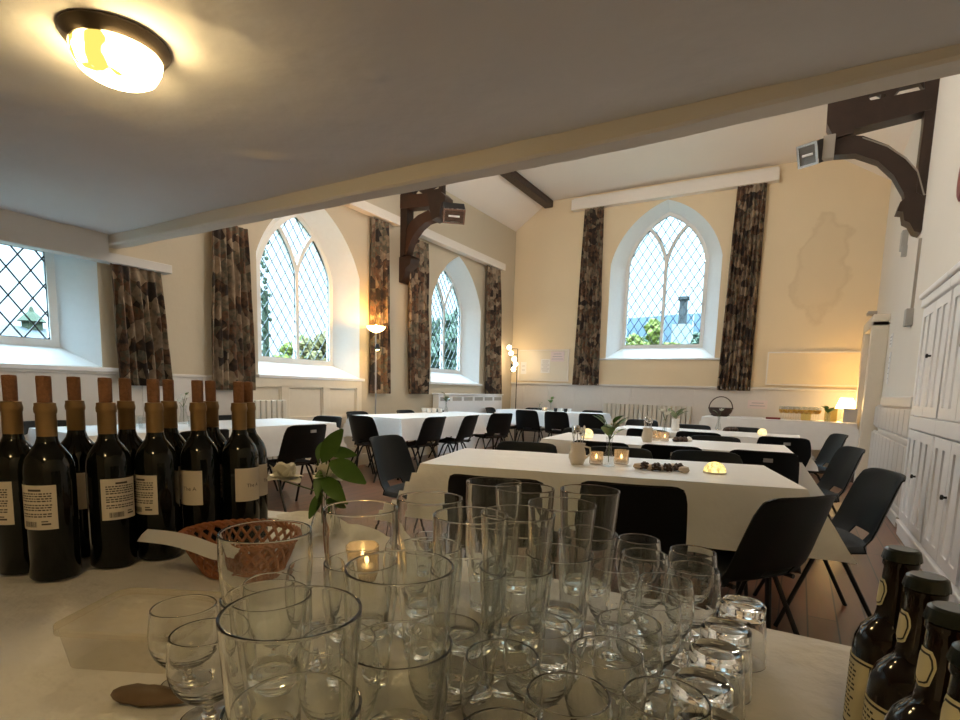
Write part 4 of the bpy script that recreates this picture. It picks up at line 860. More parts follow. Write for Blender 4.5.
bm = bmesh.new(); box(bm, (-.08, 0, 0), (.08, .012, .17), bev=.003); o = obj('framed_picture', bm, 'bluegrey'); a = hy(509, 367, D-.05); o.location = (a.x, D-.035, a.z-.1); tag(o, 'small dark framed picture on the wall behind the globe lamp', 'picture')
# ------------------------------------------------------------------ outside
bm = bmesh.new(); box(bm, (-90, -60, -1.6), (90, 130, -1.5)); struct(obj('ground', bm, 'grass'), 'grass outside the hall')
def tree(loc, h, r, m, label, seed, trunk=True):
    rnd = random.Random(seed); t = thing('tree', label, 'tree', loc, 0, 'trees outside the windows'); bm = bmesh.new()
    for k in range(46):
        a, q = rnd.random()*6.28, rnd.random()**.5; c = Vector((math.cos(a)*r*q*.9, math.sin(a)*r*q*.9, h*(.42+.54*rnd.random()*(1-.35*q*q)))); rr = r*(.14+.14*rnd.random())
        s = bmesh.ops.create_icosphere(bm, subdivisions=3, radius=rr, matrix=Matrix.Translation(c))
        for v in s['verts']: v.co += (v.co-c)*(.5*mnoise.noise(v.co*(8/r))+.45*mnoise.noise(v.co*(22/r)))
    obj('crown', bm, m, t); bm = bmesh.new(); tube(bm, [(0, 0, 0), (.05*r, 0, h*.3), (0, .05*r, h*.7)], .09*r, 8, .03*r)
    for k in range(4): a = k*1.6; tube(bm, [(0, 0, h*(.35+.07*k)), (math.cos(a)*r*.5, math.sin(a)*r*.5, h*.75)], .03*r, 6, .008*r)
    obj('trunk', bm, 'trunk', t)
def house(c, w, d, h, rh, label, ang=0, chim=True, cup=False):
    t = thing('house', label, 'house', c, ang, 'houses outside the windows'); bm = bmesh.new(); box(bm, (-w/2, -d/2, 0), (w/2, d/2, h)); obj('walls', bm, 'render', t)
    bm = bmesh.new(); e = .3; hip = cup
    b = [bm.verts.new(p) for p in ((-w/2-e, -d/2-e, h), (w/2+e, -d/2-e, h), (w/2+e, d/2+e, h), (-w/2-e, d/2+e, h))]
    rl = .25*w if hip else w/2+e; q = [bm.verts.new((-rl+(.0), 0, h+rh)), bm.verts.new((rl, 0, h+rh))]
    for f in ((b[0], b[1], q[1], q[0]), (b[2], b[3], q[0], q[1]), (b[1], b[2], q[1]), (b[3], b[0], q[0]), (b[3], b[2], b[1], b[0])): bm.faces.new(f)
    obj('roof', bm, 'roof', t)
    if cup:
        bm = bmesh.new(); lathe(bm, [(.32, 0), (.32, .3), (.45, .3), (.26, .5), (.1, .65), (.05, .8), (0, .85)], 8, (0, 0, h+rh-.1)); obj('cupola', bm, 'moss', t)
    elif chim:
        bm = bmesh.new(); box(bm, (w*.2, -.4, h+rh*.5), (w*.2+.85, .4, h+rh+1.3)); obj('chimney', bm, 'render', t)
        bm = bmesh.new(); lathe(bm, [(0, 0), (.22, 0), (.2, 1.2), (.28, 1.25), (.28, 1.4), (0, 1.4)], 12, (w*.2+.42, 0, h+rh+1.3)); obj('chimney_pot', bm, 'roof', t)
        bm = bmesh.new(); a0 = Vector((w*.2+.95, 0, h+rh+.6)); tube(bm, [a0, a0+Vector((0, 0, 2.6))], .03, 6); tube(bm, [a0+Vector((-.9, 0, 2.5)), a0+Vector((.9, 0, 2.7))], .025, 6)
        for k in range(6): tube(bm, [a0+Vector((-.8+.3*k, -.35, 2.52+.03*k)), a0+Vector((-.8+.3*k, .35, 2.52+.03*k))], .02, 5)
        obj('television_aerial', bm, 'trimgrey', t)
q = hx(31, 306, -24); house((q.x, q.y, -1.5), 9, 8, q.z+1.5-2.35, 1.6, 'slate roofed house with a mossy cupola seen through the square window', 1.57, cup=True)
q = hx(318, 328, -15); tree((q.x, q.y, -1.5), q.z+1.6, 1.1, 'foliage2', 'autumn tree outside the bright gothic window', 3)
q = hx(300, 340, -19); tree((q.x, q.y, -1.5), q.z+1.6, 1.3, 'foliage', 'yellow green bush low beside the autumn tree outside the bright gothic window', 4)
q = hx(265, 320, -6.6); bm = bmesh.new(); tube(bm, [(0, 0, 0), (.02, .01, 1.6), (0, 0, q.z+1.9)], .045, 8)
for k in range(70): z = 1.2+k*.055; bmesh.ops.create_icosphere(bm, subdivisions=1, radius=.034, matrix=Matrix.Translation((.05*math.sin(k*2), .06*math.cos(k*3), z)))
o = obj('ivy_covered_post', bm, 'foliage3'); o.location = (q.x, q.y, -1.5); tag(o, 'thin ivy covered post outside the left part of the bright window', 'post')
for k, (u, yy, top, r, m_, lb) in enumerate(((648, 24.5, 4.4, 1.2, 'foliage', 'yellow green tree outside the end window left of its mullion'), (697, 39, 6.2, 1.9, 'foliage3', 'dark green tree outside the end window right of the chimney'), (626, 45, 6.4, 2.2, 'foliage3', 'dark green tree at far left outside the end window'), (665, 22, 3.75, .8, 'foliage', 'small yellow green tree close to the mullion outside the end window'))):
    q = hy(u, 340, yy); tree((q.x, yy, -1.5), top+1.5, r, m_, lb, 10+k)
for k, (yy, xx, h, r) in enumerate(((14.4, -10.0, 4.9, 1.7), (20.0, -13.0, 6.2, 2.2))): tree((xx, yy, -1.5), h, r, 'foliage3', 'dark green tree outside the left window nearest the corner, '+['nearer', 'further'][k], 30+k)
q = hy(681, 335, 30); house((q.x-1.4, 30, -1.5), 5, 6, 3.6, 1.3, 'house with white chimney stack and aerial outside the end window', 0)
bm = bmesh.new(); V = []
for i in range(41):
    x = -70+3.5*i; hh = 20.5+3.5*mnoise.noise(Vector((x*.045, 4, 0)))
    V.append([bm.verts.new((x, 118, -1.5)), bm.verts.new((x, 124, hh*.7-1)), bm.verts.new((x, 130, hh-1.5)), bm.verts.new((x, 150, -1.5))])
for a, b in zip(V, V[1:]):
    for k in range(3): bm.faces.new((a[k], a[k+1], b[k+1], b[k]))
tag(obj('hillside', bm, 'hill', None, 60), 'hazy blue hillside far beyond the end window', 'hill')

# ------------------------------------------------------------------ the bar counter in the foreground
ZK = .775
t = thing('bar_table', 'bar table in the foreground under a grey paper cloth', 'table', (-.68, .29, 0)); bm = bmesh.new(); box(bm, (-.80, -.62, ZK-.035), (.80, .61, ZK-.006)); obj('tabletop', bm, 'tabletop', t)
for x in (-.72, .72):
    for y in (-.54, .53): bm = bmesh.new(); tube(bm, [(x, y, ZK-.03), (x, y, 0)], .02); obj('leg', bm, 'blackmetal', t)
bm = bmesh.new(); X0, X1, Y0, Y1 = -1.49, .155, -.34, .905; nx, ny = 120, 90; V = []
for i in range(nx+1):
    for j in range(ny+1):
        x = X0+(X1-X0)*i/nx; y = Y0+(Y1-Y0)*j/ny
        z = ZK-.004+.0028*max(0, mnoise.noise(Vector((x*7, y*9, 2))))*(1 if y > .55 or x > -.2 else .4)
        # crumpled far corner of the paper
        z += .05*math.exp(-((x+.99)**2/.018+(y-.93)**2/.004))+.03*math.exp(-((x+.78)**2/.012+(y-.92)**2/.003))
        V.append(bm.verts.new((x, y, z)))
for i in range(nx):
    for j in range(ny): k = i*(ny+1)+j; bm.faces.new((V[k], V[k+ny+1], V[k+ny+2], V[k+1]))
for edge, off in (([V[i*(ny+1)+ny] for i in range(nx+1)], Vector((0, .03, -.2))), ([V[nx*(ny+1)+j] for j in range(ny+1)], Vector((.02, 0, -.2)))):
    lo = [bm.verts.new(v.co+off+Vector((0, 0, 0))+off*.0+Vector((.0, .01*math.sin(k*.35), 0)) if off.y else v.co+off+Vector((.008*math.sin(k*.35), 0, 0))) for k, v in enumerate(edge)]
    for k in range(len(edge)-1): bm.faces.new((edge[k], edge[k+1], lo[k+1], lo[k]))
tag(obj('paper_tablecloth', bm, 'counter', None, 40), 'grey brown paper cloth covering the bar table in the foreground', 'tablecloth')
# pint glasses
def straight_pint():
    o = [(.029, 0), (.0305, .003), (.0365, .07), (0.04150, 0.14680), (0.04137, 0.14728), (0.04103, 0.14762), (0.04055, 0.14775), (0.04007, 0.14762), (0.03973, 0.14728), (0.03960, 0.14680), (.0343, .07), (.0285, .014), (.02, .0105), (0, .010)]
    bm = bmesh.new(); lathe(bm, dense([(0, 0.001), (.022, .001)]+o), 44, cap=False); return obj('pint_glass', bm, 'glass', None, 50)
def tulip_pint():
    o = [(.0265, 0), (.0285, .003), (.031, .03), (.036, .07), (.0400, .10), (.0412, .12), (0.04095, 0.14680), (0.04082, 0.14728), (0.04048, 0.14762), (0.04000, 0.14775), (0.03952, 0.14762), (0.03918, 0.14728), (0.03905, 0.14680), (.0394, .12), (.0380, .10), (.0338, .07), (.0285, .03), (.025, .014), (.018, .0105), (0, .010)]
    bm = bmesh.new(); lathe(bm, dense([(0, .001), (.02, .001)]+o), 44, cap=False); return obj('curved_pint_glass', bm, 'glass', None, 50)
stacks = [(292, 609, 's', 'of the nearest stack, at front left'), (361, 507, 't', 'of the stack right of the leafy vase'), (266, 530, 't', 'of the stack in front of the wicker basket'), (400, 565, 's', 'of the stack in front centre, second nearest'),
          (430, 497, 't', 'of the stack before the left corner of the front table'), (471, 514, 't', 'of the middle stack, left of the straight one'), (494, 481, 't', 'of the stack furthest back at the front table edge'), (518, 512, 's', 'of the middle straight stack'),
          (525, 487, 's', 'of the stack half hidden behind the middle straight one'), (590, 489, 's', 'of the rightmost tall stack'), (562, 503, 's', 'of the stack just left of the rightmost one')]
spots = []
for u, v, k, lb in stacks:
    p = hz(u, v, .985); mk, nm = (straight_pint, 'straight') if k == 's' else (tulip_pint, 'curved'); spots.append((p, .0425, lb))
    for q, z in enumerate((ZK+.0005, ZK+.062)):
        place('pint'+k, mk, (p.x, p.y, z), random.random()*6, '%s %s pint glass %s' % (('lower', 'upper')[q], nm, lb), 'pint glass', 'stacked pint glasses on the bar')
# small stemmed glasses
def wine_glass():
    o = [(0, 0), (.026, 0), (.0285, .0015), (.0285, .003), (.018, .006), (.006, .010), (.0038, .016), (.0038, .040), (.007, .046), (.020, .053), (.030, .068), (.0345, .088), (.0330, .110), (0.03070, 0.12460), (0.03058, 0.12505), (0.03025, 0.12538), (0.02980, 0.12550), (0.02935, 0.12538), (0.02902, 0.12505), (0.02890, 0.12460), (.0317, .110), (.0331, .088), (.0286, .070), (.0185, .056), (.006, .051), (0, .050)]
    bm = bmesh.new(); lathe(bm, smooth_prof(o), 40, cap=False); return obj('stemmed_wine_glass', bm, 'glass', None, 60)
wine = [(639, 539, 'furthest back of the stemmed glasses'), (632.5, 553, 'second in the back left column of stemmed glasses'), (611, 565, 'just right of the rightmost pint stack'), (693, 551, 'furthest right at the back, before the black chair'), (679, 564, 'second in the right hand column'),
        (662.5, 580, 'third in the right hand column, before the tumblers'), (652, 598, 'middle of the group, left of the upturned tumblers'), (629, 622, 'left of the second upturned tumbler row'), (599, 582, 'left of centre, close to the rightmost pint stack'), (608, 650, 'near the front beside the upturned tumblers'),
        (570, 601, 'right before the pint stack second from right'), (542, 626, 'in front of the middle straight pint stack'), (502, 656, 'between the front centre stack and the stemmed group'), (562, 690, 'large in front, at lower centre'), (522, 724, 'cut by the bottom edge at lower centre'), (648, 690, 'in front beside the nearest upturned tumbler'), (600, 728, 'cut by the bottom edge left of the nearest tumbler'),
        (462, 690, 'behind the front centre stack on its right'), (458, 640, 'in the gap right of the front centre stack'), (254, 588, 'seen through the pint stack before the basket'), (300, 573, 'behind the nearest stack beside the basket'), (340, 640, 'in the gap between the two nearest stacks'), (345, 585, 'in the gap behind the two nearest stacks'), (418, 552, 'behind the front centre stack'), (540, 583, 'in front of the pint stack second from right, to its left')]
used = list(spots)
def goblet():
    o = [(0, 0), (.025, 0), (.0275, .0015), (.0275, .003), (.016, .006), (.006, .009), (.0045, .013), (.0045, .017), (.008, .021), (.022, .029), (.0325, .043), (.0365, .060), (.0352, .080), (.0334, .0945), (.0325, .0954), (.0316, .0945), (.0337, .080), (.0349, .060), (.031, .045), (.0205, .032), (.006, .026), (0, .025)]
    bm = bmesh.new(); lathe(bm, smooth_prof(o), 40, cap=False); return obj('wine_goblet', bm, 'glass', None, 60)
for u, v, lb in ((184, 606, 'round wine goblet standing beside the clear plastic box'), (214, 634, 'round wine goblet half hidden behind the nearest pint stack')):
    p = hz(u, v, ZK+.095)
    for it in range(40):
        for q, r, _ in used:
            d = Vector((p.x-q.x, p.y-q.y, 0)); need = r+.0372
            if d.length < need: p = p+d.normalized()*(need-d.length+.0003)
    used.append((p, .0368, '')); place('goblet', goblet, (p.x, p.y, ZK+.0005), 0, lb, 'wine glass', 'wine goblets at the left of the bar')
for u, v, lb in wine:
    p = hz(u, v, ZK+.125); 
    for it in range(60):
        mv = False
        for q, r, _ in used:
            d = Vector((p.x-q.x, p.y-q.y, 0)); need = r+.0355
            if d.length < need: p = p+d.normalized()*(need-d.length+.0006); mv = True
        if not mv: break
    used.append((p, .035, lb))
    if it < 59: place('wineglass', wine_glass, (p.x, p.y, ZK+.0005), random.random()*6, 'small stemmed wine glass '+lb, 'wine glass', 'small wine glasses on the bar')
    else: print('skip', lb)
def tumbler():     # stands upside down
    o = [(.0325, 0), (.0332, .0008), (.0300, .045), (.0272, .066), (.0275, .070), (.0272, .077), (.0245, .080), (.021, .0795), (.017, .0775), (0, .0765), ]
    i = [(0, .066), (.020, .0655), (.0245, .060), (.0278, .04), (.0312, .0008)]
    bm = bmesh.new(); lathe(bm, dense(o+i+[(.0325, 0)]), 40, cap=False); bmesh.ops.remove_doubles(bm, verts=bm.verts, dist=1e-6); return obj('upturned_tumbler', bm, 'glass', None, 45)
for u, v, lb in ((729, 602, 'furthest of the row'), (718, 624, 'second furthest of the row'), (709, 648, 'in the middle of the row'), (700, 680, 'second nearest of the row'), (680, 716, 'nearest of the row, cut by the bottom edge')):
    p = hz(u, v, ZK+.080)
    for it in range(40):
        for q, r, l2 in used:
            d = Vector((p.x-q.x, p.y-q.y, 0)); need = r+(.034)
            if d.length < need: p = p+d.normalized()*(need-d.length+.0006)
    used.append((p, .0335, lb)); place('tumbler', tumbler, (p.x, p.y, ZK+.0005), 0, 'upside down glass tumbler, '+lb, 'tumbler', 'upturned tumblers on the bar')
p = hz(418, 541, ZK+.075); bm = bmesh.new(); lathe(bm, [(0, 0), (.026, 0), (.030, .075), (.0285, .076), (.027, .075), (.0235, .012), (0, .010)], 32, cap=False); o = obj('short_glass', bm, 'glass', None, 45); o.location = (p.x, p.y+.03, ZK+.0005); tag(o, 'short upright glass behind the pint stacks near the lit candle', 'glass')
# wine bottles
def arc_patch(bm, r, a0, a1, z0, z1, n=14, flare=0):
    g = [[bm.verts.new((r*math.cos(a0+(a1-a0)*k/n), r*math.sin(a0+(a1-a0)*k/n), z)) for k in range(n+1)] for z in (z0, z1)]
    for k in range(n): bm.faces.new((g[0][k], g[0][k+1], g[1][k+1], g[1][k]))
def wrap(me, r, a0, z0):
    for v in me.vertices: a = a0+v.co.x/r; v.co = Vector((r*math.cos(a), r*math.sin(a), z0+v.co.y))
    return me
RB = .0368
def wine_bottle():
    t = empty('wine_bottle'); bm = bmesh.new()
    lathe(bm, [(0, .012), (.018, .008), (.03, .001), (.034, 0), (RB, .004), (RB, .185), (.0355, .197), (.0315, .210), (.024, .222), (.0175, .231), (.0148, .240), (.0142, .255), (.0138, .297), (.010, .298), (0, .298)], 40); obj('bottle_body', bm, 'bottle', t, 40)
    bm = bmesh.new(); lathe(bm, [(.0146, .243), (.0148, .246), (.0146, .282), (.0160, .284), (.0163, .290), (.0152, .296), (.0150, .300), (.010, .301)], 32, cap=False); obj('foil_capsule', bm, 'foil', t, 40)
    bm = bmesh.new(); lathe(bm, [(0, .297), (.0098, .297), (.0104, .30), (.0108, .341), (.0102, .345), (0, .346)], 18); obj('cork', bm, 'cork', t, 40)
    # back label (local +x) with small print and a bar code, front label (local -x) with two words
    bm = bmesh.new(); arc_patch(bm, RB+.0004, -.86, .86, .09, .165); lb = obj('back_label', bm, 'label', t, 60)
    bm = bmesh.new(); rnd = random.Random(3); z = .150
    arc_patch(bm, RB+.0007, -.25, .3, .155, .1585, 4)
    for k in range(9):
        if k in (4, 7): z -= .0025
        a = -.66
        while a < .62:
            w = rnd.uniform(.05, .16); arc_patch(bm, RB+.0007, a, min(a+w, .68), z, z+.0022, 3); a += w+.035
        z -= .0042
    a = -.55
    while a < .05: w = rnd.choice((.012, .02, .03)); arc_patch(bm, RB+.0007, a, a+w, .0945, .104, 1); a += w+rnd.choice((.012, .02))
    arc_patch(bm, RB+.0007, .25, .6, .098, .101, 3); arc_patch(bm, RB+.0007, .25, .5, .103, .105, 3)
    obj('small_print', bm, 'ink', lb)
    bm = bmesh.new(); arc_patch(bm, RB+.0004, PI-.82, PI+.82, .095, .165); fb = obj('front_label', bm, 'label', t, 60)
    me = wrap(text_mesh('The A', .011), RB+.0008, PI+.15, .128); link('lettering', me, 'ink', fb); return t
row = [(11, 405, 1.245, -60, 0, 'leftmost wine bottle of the front row, cut by the left edge'), (45, 405, 1.175, -38, 0, 'second wine bottle in the front row with its back label turned left'), (106, 405, 1.20, 26, 0, 'third wine bottle in the front row, bar code label facing the bar'),
       (154, 407, 1.215, -50, 0, 'fourth wine bottle in the front row, small print label at its left'), (198, 408, 1.25, -42, 1, 'fifth wine bottle in the front row, blank cream label at its left'), (239, 408, 1.26, 30, 1, 'rightmost wine bottle of the front row, cream label with two words'),
       (75, 405, 1.30, 25, 1, 'leftmost wine bottle of the back row'), (126, 405, 1.30, -45, 1, 'second wine bottle from the left in the back row'), (169, 405, 1.325, 38, 1, 'third wine bottle from the left in the back row'), (211, 405, 1.34, 45, 0, 'fourth wine bottle from the left in the back row, label at its right'), (248, 405, 1.305, 62, 1, 'rightmost wine bottle of the back row')]
for u, v, dist, off, front, lb in row:
    d = ray(u, v); d.z = 0; p = d.normalized()*dist; a = math.atan2(-p.y, -p.x)+math.radians(off)
    place('winebottle', wine_bottle, (p.x, p.y, ZK+.0005), a+(PI if front else 0), lb, 'wine bottle', 'corked red wine bottles in two rows')
# beer bottles
def beer_bottle():
    t = empty('beer_bottle'); R = .0315; bm = bmesh.new()
    lathe(bm, [(0, .006), (.02, .004), (.028, 0), (R, .004), (R, .118), (.0305, .130), (.0265, .143), (.0205, .151), (.0165, .156), (.0152, .165), (.0142, .19), (.0132, .213), (.0148, .216), (.0148, .221), (.0130, .223), (.0130, .229), (0, .230)], 40); obj('bottle_body', bm, 'beer', t, 40)
    bm = bmesh.new(); n = 42; rr = []
    for r, z, f in ((.0156, .2225, .06), (.0152, .226, .05), (.0145, .2325, .0), (.012, .2345, 0)): rr.append([bm.verts.new((r*(1+f*(k % 2))*math.cos(2*PI*k/n), r*(1+f*(k % 2))*math.sin(2*PI*k/n), z)) for k in range(n)])
    for a, b in zip(rr, rr[1:]):
        for k in range(n): bm.faces.new((a[k], a[(k+1) % n], b[(k+1) % n], b[k]))
    bm.faces.new(rr[-1]); obj('crown_cap', bm, 'cap', t, 35)
    def shield(s, r0, m, name, par):
        bm = bmesh.new(); pts = []; rows_ = 14
        L = []
        for k in range(rows_+1):
            v = k/rows_; z = .169+.031*(.5+(v-.5)*s); rad = .0155+(.0136-.0155)*(z-.16)/.05+r0
            w = (.55+.28*(1-abs(v-.62)*1.6)) if v > .12 else .55*math.sqrt(v/.12); 
            if v > .85: w *= 1-(v-.85)*1.6
            w *= .86*s; L.append([bm.verts.new((rad*math.cos(a), rad*math.sin(a), z)) for a in [-w+2*w*i/8 for i in range(9)]])
        for a, b in zip(L, L[1:]):
            for i in range(8): bm.faces.new((a[i], a[i+1], b[i+1], b[i]))
        bmesh.ops.remove_doubles(bm, verts=bm.verts, dist=1e-7); return obj(name, bm, m, par, 60)
    n1_ = shield(1, .0004, 'beerlabel', 'neck_label', t); b1_ = shield(.84, .0007, 'beerink', 'label_border', n1_); shield(.74, .0010, 'beerlabel', 'label_panel', n1_)
    bm = bmesh.new(); arc_patch(bm, R+.0004, -.95, .95, .03, .112); bl = obj('body_label', bm, 'beerlabel', t, 60)
    bm = bmesh.new()
    for a0, a1, z0, z1 in ((-.90, .90, .107, .1095), (-.90, .90, .0325, .035), (-.90, -.84, .0325, .1095), (.84, .90, .0325, .1095)): arc_patch(bm, R+.0007, a0, a1, z0, z1)
    rnd = random.Random(8)
    for k in range(12):
        z = .10-.0052*k; a = -.7
        while a < .3: w = rnd.uniform(.08, .2); arc_patch(bm, R+.0007, a, a+w, z, z+.0022, 3); a += w+.05
    obj('label_print', bm, 'beerink', bl)
    for ch in list(t.children_recursive): ch.data.transform(Matrix.Diagonal((.96, .96, .885, 1)))
    return t
for u, v, off, lb in ((903, 549, -74, 'brown beer bottle at right, furthest from the camera'), (928, 576, -66, 'second furthest brown beer bottle at right'), (954, 608, -58, 'third brown beer bottle at right, cut by the edge'), (985, 650, -48, 'nearest brown beer bottle at the right edge, mostly out of frame')):
    p = hz(u, v, ZK+.2075); a = math.atan2(-p.y, -p.x)+math.radians(off); place('beerbottle', beer_bottle, (p.x, p.y, ZK+.0005), a, lb, 'beer bottle', 'brown beer bottles at the right of the bar')
# wicker basket with paper napkin
bc = Vector((-.862, .628, ZK)); t = thing('wicker_basket', 'orange brown woven basket between the wine bottles and pint glasses', 'basket', bc, .4, None)
def bas(z): return .064+(.100-.064)*(z/.066)**.85
bm = bmesh.new(); n = 26
for s in (-1, 1):
    for k in range(n):
        pts = []
        for i in range(9):
            z = .004+.060*i/8; a = 2*PI*k/n+s*.55*i/8; r = bas(z)+.0016*s*math.sin(i*PI*1.0+k*PI); pts.append((r*math.cos(a)*1.12, r*math.sin(a)*.92, z))
        tube(bm, pts, .0036, 6)
obj('woven_side', bm, 'wicker', t, 60); bm = bmesh.new()
for q in range(2):
    pts = [];
    for k in range(384): a = 2*PI*k/384; r = .101+.0035*math.sin(a*24+q*PI); pts.append((r*math.cos(a)*1.12, r*math.sin(a)*.92, .066+.0035*math.cos(a*24+q*PI)))
    tube(bm, pts, .0040, 5, cyc=True)
obj('braided_rim', bm, 'wicker', t, 60); bm = bmesh.new(); lathe(bm, [(0, 0), (.07, 0), (.072, .006), (0, .006)], 28, sx=1.12, sy=.92); obj('base', bm, 'wicker', t)
bm = bmesh.new(); P0 = hz(142, 534, ZK+.082); P1 = hz(212, 547, ZK+.078); P2 = hz(228, 552, ZK+.066); wv = Vector((.006, .013, .011)); L = []
for k in range(15):
    s = k/14; c = P0*(1-s)**2+P1*2*s*(1-s)+P2*s*s+Vector((0, 0, .004*math.sin(s*6))); L.append([bm.verts.new(c-wv*.55+Vector((0, 0, -.006))), bm.verts.new(c), bm.verts.new(c+wv*.6+Vector((0, 0, .001)))])
for a, b in zip(L, L[1:]):
    for i in range(2): bm.faces.new((a[i], a[i+1], b[i+1], b[i]))
bmesh.ops.solidify(bm, geom=bm.faces[:], thickness=.006); tag(obj('folded_napkin', bm, 'paper', None, 40), 'folded white paper napkin lying across the rim of the wicker basket', 'napkin')
bm = bmesh.new(); box(bm, (-.09, -.035, 0), (.09, .035, .008), bev=.003); o = obj('napkin_pile', bm, 'paper'); q = hz(292, 516, ZK+.006); o.location = q-Vector((0, .03, 0)); o.rotation_euler = (0, 0, .3); tag(o, 'white paper napkins lying behind the wicker basket', 'napkins')
# clear plastic box
cb = Vector((-.695, .362, ZK+.0005)); t = thing('plastic_box', 'clear plastic food box with a lid left of the wine goblets', 'food box', cb, math.radians(27)); w, d, h = .15, .125, .048
def shell(bm, w, d, z0, z1, th, tap=.9, r=.016, top=False):
    def ring(ww, dd, z):
        out = []
        for cx, cy, a0 in ((1, 1, 0), (-1, 1, 90), (-1, -1, 180), (1, -1, 270)):
            for k in range(5): a = math.radians(a0+90*k/4); out.append(bm.verts.new((cx*(ww/2-r)+r*math.cos(a), cy*(dd/2-r)+r*math.sin(a), z)))
        return out
    a, b = ring(w*tap, d*tap, z0), ring(w, d, z1)
    for k in range(len(a)): bm.faces.new((a[k], a[(k+1) % len(a)], b[(k+1) % len(a)], b[k]))
    bm.faces.new(b if top else a)
bm = bmesh.new(); shell(bm, w, d, 0, h, .001); obj('box_body', bm, 'plasticbox', t, 50)
bm = bmesh.new(); shell(bm, w+.008, d+.008, h-.004, h+.006, .001, 1.0, .02, True); bmesh.ops.inset_region(bm, faces=[f for f in bm.faces if len(f.verts) > 8], thickness=.012, depth=-.005); obj('box_lid', bm, 'plasticlid', t, 50)
bm = bmesh.new(); bmesh.ops.create_uvsphere(bm, u_segments=20, v_segments=12, radius=1)
for v in bm.verts: x = v.co.x; k = (1-.45*max(0, x)**1.3); v.co = Vector((x*.045, v.co.y*.016*k, max(-.3, v.co.z)*.010+.003+.002*mnoise.noise(v.co*3)))
o = obj('brown_leaf_shape', bm, 'brownthing', None, 60); o.location = hz(150, 696, ZK+.004)+Vector((0, 0, 0)); o.location.z = ZK+.001; o.rotation_euler = (0, 0, .42); tag(o, 'small dull brown leaf shaped object lying before the clear plastic box', 'leaf')
# leafy vase with white flowers on the bar
vb = Vector((-.93, .885, ZK+.004)); q = hx(322, 500, -.93); vb = Vector((hy(322, 500, .865).x, .865, ZK+.001)); t = thing('flower_vase', 'clear bottle vase of white roses and green leaves behind the pint glasses', 'vase', vb)
bm = bmesh.new(); lathe(bm, vase_prof(.125, .03, .012, .015), 28, cap=False); obj('glass_body', bm, 'glass', t, 40)
lp = lambda u, v, dy=0: hy(u, v, .865+dy)-vb
bm = bmesh.new(); bl = bmesh.new()
LV = [((322, 462), (343, 424), .045, .0), ((328, 452), (357, 452), .07, .02), ((330, 462), (366, 478), .07, -.02), ((320, 470), (317, 496), .03, -.03), ((322, 478), (346, 499), .05, -.03), ((318, 460), (322, 440), .045, .03), ((322, 492), (309, 516), .03, -.02), ((326, 500), (344, 505), .04, 0)]
for (b0, t0, L_, dy) in LV:
    a, b = lp(*b0, dy*.3), lp(*t0, dy); d = b-a; leaf_mesh(bl, a, d, d.length, max(.011, d.length*.21), (.55, -.8, .4), .10); tube(bm, [(0, 0, .03), (0, 0, .1), a], .0016, 5)
obj('leaves', bl, 'leaf', t, 60)
for (u, v, dy, s) in ((284, 481, -.03, 1.0), (327, 479, .01, .9)):
    q = lp(u, v, dy); tube(bm, [(0, 0, .03), (0, 0, .1), q], .0018, 5); fb = bmesh.new()
    for k in range(14):
        a = k*2.4; e = .25+.07*k; dr = Vector((math.cos(a)*math.cos(e), math.sin(a)*math.cos(e), math.sin(e))); leaf_mesh(fb, q, dr, .052*s*(1-.025*k), .027*s, droop=-.25 if k > 5 else .25)
    obj('rose', fb, 'petal', t, 60)
obj('stems', bm, 'stem', t)
q = hz(363, 548, ZK+.06); t = thing('candle_holder', 'lit patterned glass candle holder on the bar behind the pint glasses', 'candle holder', (q.x, q.y, ZK+.001)); bm = bmesh.new()
lathe(bm, [(0, 0), (.030, 0), (.036, .01), (.036, .06), (.033, .06), (.032, .012), (0, .01)], 24); obj('glass_cup', bm, 'patglass', t, 30); bm = bmesh.new(); lathe(bm, [(0, .012), (.02, .012), (.02, .024), (0, .024)], 16); obj('wax', bm, 'whiteceramic', t)
bm = bmesh.new(); lathe(bm, [(0, .025), (.006, .032), (.004, .044), (0, .055)], 10); obj('flame', bm, 'flame', t, 60)
# ceiling lamp
lc = hz(117, 52, 2.30); t = thing('ceiling_lamp', 'round lit glass ceiling lamp with a dark base at top left', 'ceiling lamp', (lc.x, lc.y, ZLC)); bm = bmesh.new(); lathe(bm, [(0, .006), (.172, .006), (.176, -.008), (.160, -.030), (.146, -.042), (0, -.042)], 44); obj('base_ring', bm, 'lampbase', t, 40)
bm = bmesh.new(); lathe(bm, [(0, -.040), (.138, -.040), (.145, -.047), (.140, -.075), (.122, -.108), (.10, -.122), (.05, -.128), (0, -.129)], 44); obj('glass_diffuser', bm, 'ceilglass', t, 50)

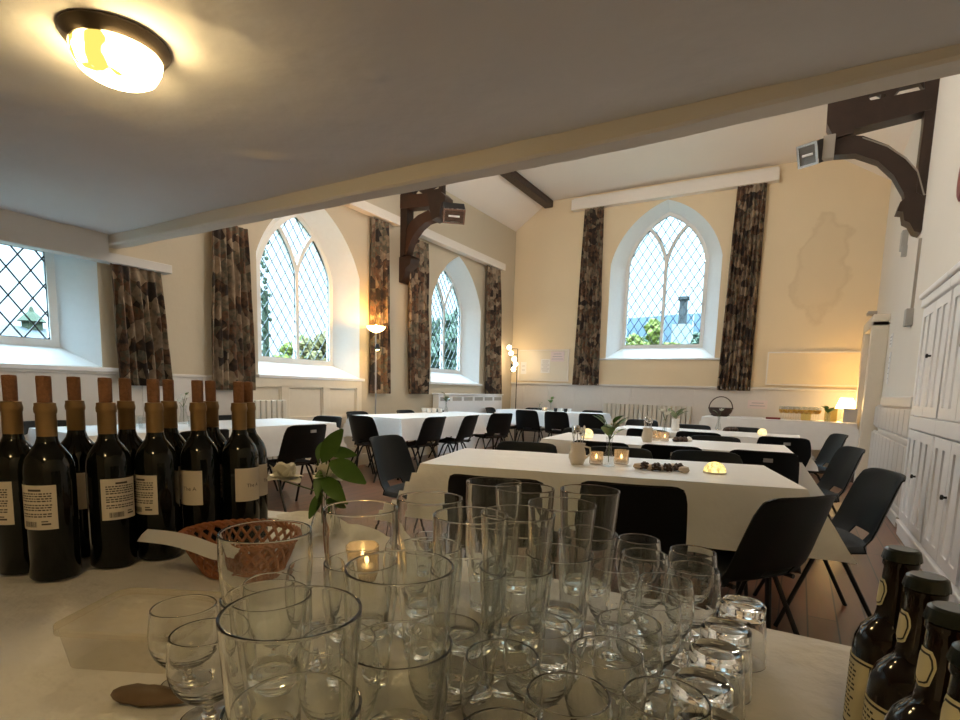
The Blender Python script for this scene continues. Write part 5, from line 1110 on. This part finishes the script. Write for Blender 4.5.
# ------------------------------------------------------------------ daylight and added fill lamps
w = bpy.data.worlds.new('sky'); bpy.context.scene.world = w; w.use_nodes = True; nt = w.node_tree; bg = nt.nodes['Background']
bg.inputs[0].default_value = (.58, .84, 1.0, 1)
tc = nt.nodes.new('ShaderNodeTexCoord'); sp = nt.nodes.new('ShaderNodeSeparateXYZ'); mr = nt.nodes.new('ShaderNodeMapRange'); nt.links.new(tc.outputs['Generated'], sp.inputs[0]); nt.links.new(sp.outputs['Z'], mr.inputs[0])
mr.inputs[1].default_value = .30; mr.inputs[2].default_value = .75; mr.inputs[3].default_value = SKY; mr.inputs[4].default_value = SKY*13; mr.interpolation_type = 'SMOOTHSTEP'; nt.links.new(mr.outputs[0], bg.inputs[1])
def portal(name, loc, rot, sx, sy):
    l = bpy.data.lights.new(name, 'AREA'); l.shape = 'RECTANGLE'; l.size = sx; l.size_y = sy; l.cycles.is_portal = True
    o = bpy.data.objects.new(name, l); C.objects.link(o); o.location = loc; o.rotation_euler = rot
for nm, y, z0, z1 in (('daylight_portal', 1.68, 1.38, 2.22), ('daylight_portal', 4.9, 1.38, 3.2), ('daylight_portal', 8.2, 1.38, 3.2)): portal(nm, (XL-.40, y, (z0+z1)/2), (0, -PI/2, 0), z1-z0, 1.25)
portal('daylight_portal', (-2.33, D+.40, 3.18), (-PI/2, 0, 0), 1.5, 2.45)

for k, (x, y, z, zc) in enumerate(((-2.2, 4.2, 3.45, 4.8), (-2.2, 6.6, 4.5, 4.82))):  # unseen globes added above the beam to brighten the hall
    t = thing('fill_globe_lamp', 'unseen white fill globe added high in the hall, '+['nearer the low ceiling', 'nearer the end wall'][k], 'fill lamp', (x, y, z), 0, 'added fill lamps of the hall')
    bm = bmesh.new(); bmesh.ops.create_uvsphere(bm, u_segments=24, v_segments=14, radius=.17); obj('fill_globe', bm, 'pendant', t, 60)
    bm = bmesh.new(); tube(bm, [(0, 0, .15), (0, 0, zc-z)], .01); lathe(bm, [(0, .14), (.06, .14), (.05, .2), (0, .2)], 16); obj('hanging_rod', bm, 'dullmetal', t)

t = copy_tree(bpy.data.objects['ceiling_lamp']); t.location = (.15, -.75, ZLC); tag(t, 'unseen fill lamp added behind the camera, copied from the ceiling lamp', 'ceiling lamp')  # added copy that brightens the bar from behind the camera
for ch in t.children:
    if ch.name.startswith('glass_diffuser'):
        ch.data = ch.data.copy(); mm = ch.data.materials[0].copy(); mm.node_tree.nodes['Emission'].inputs[1].default_value = 34; ch.data.materials[0] = mm
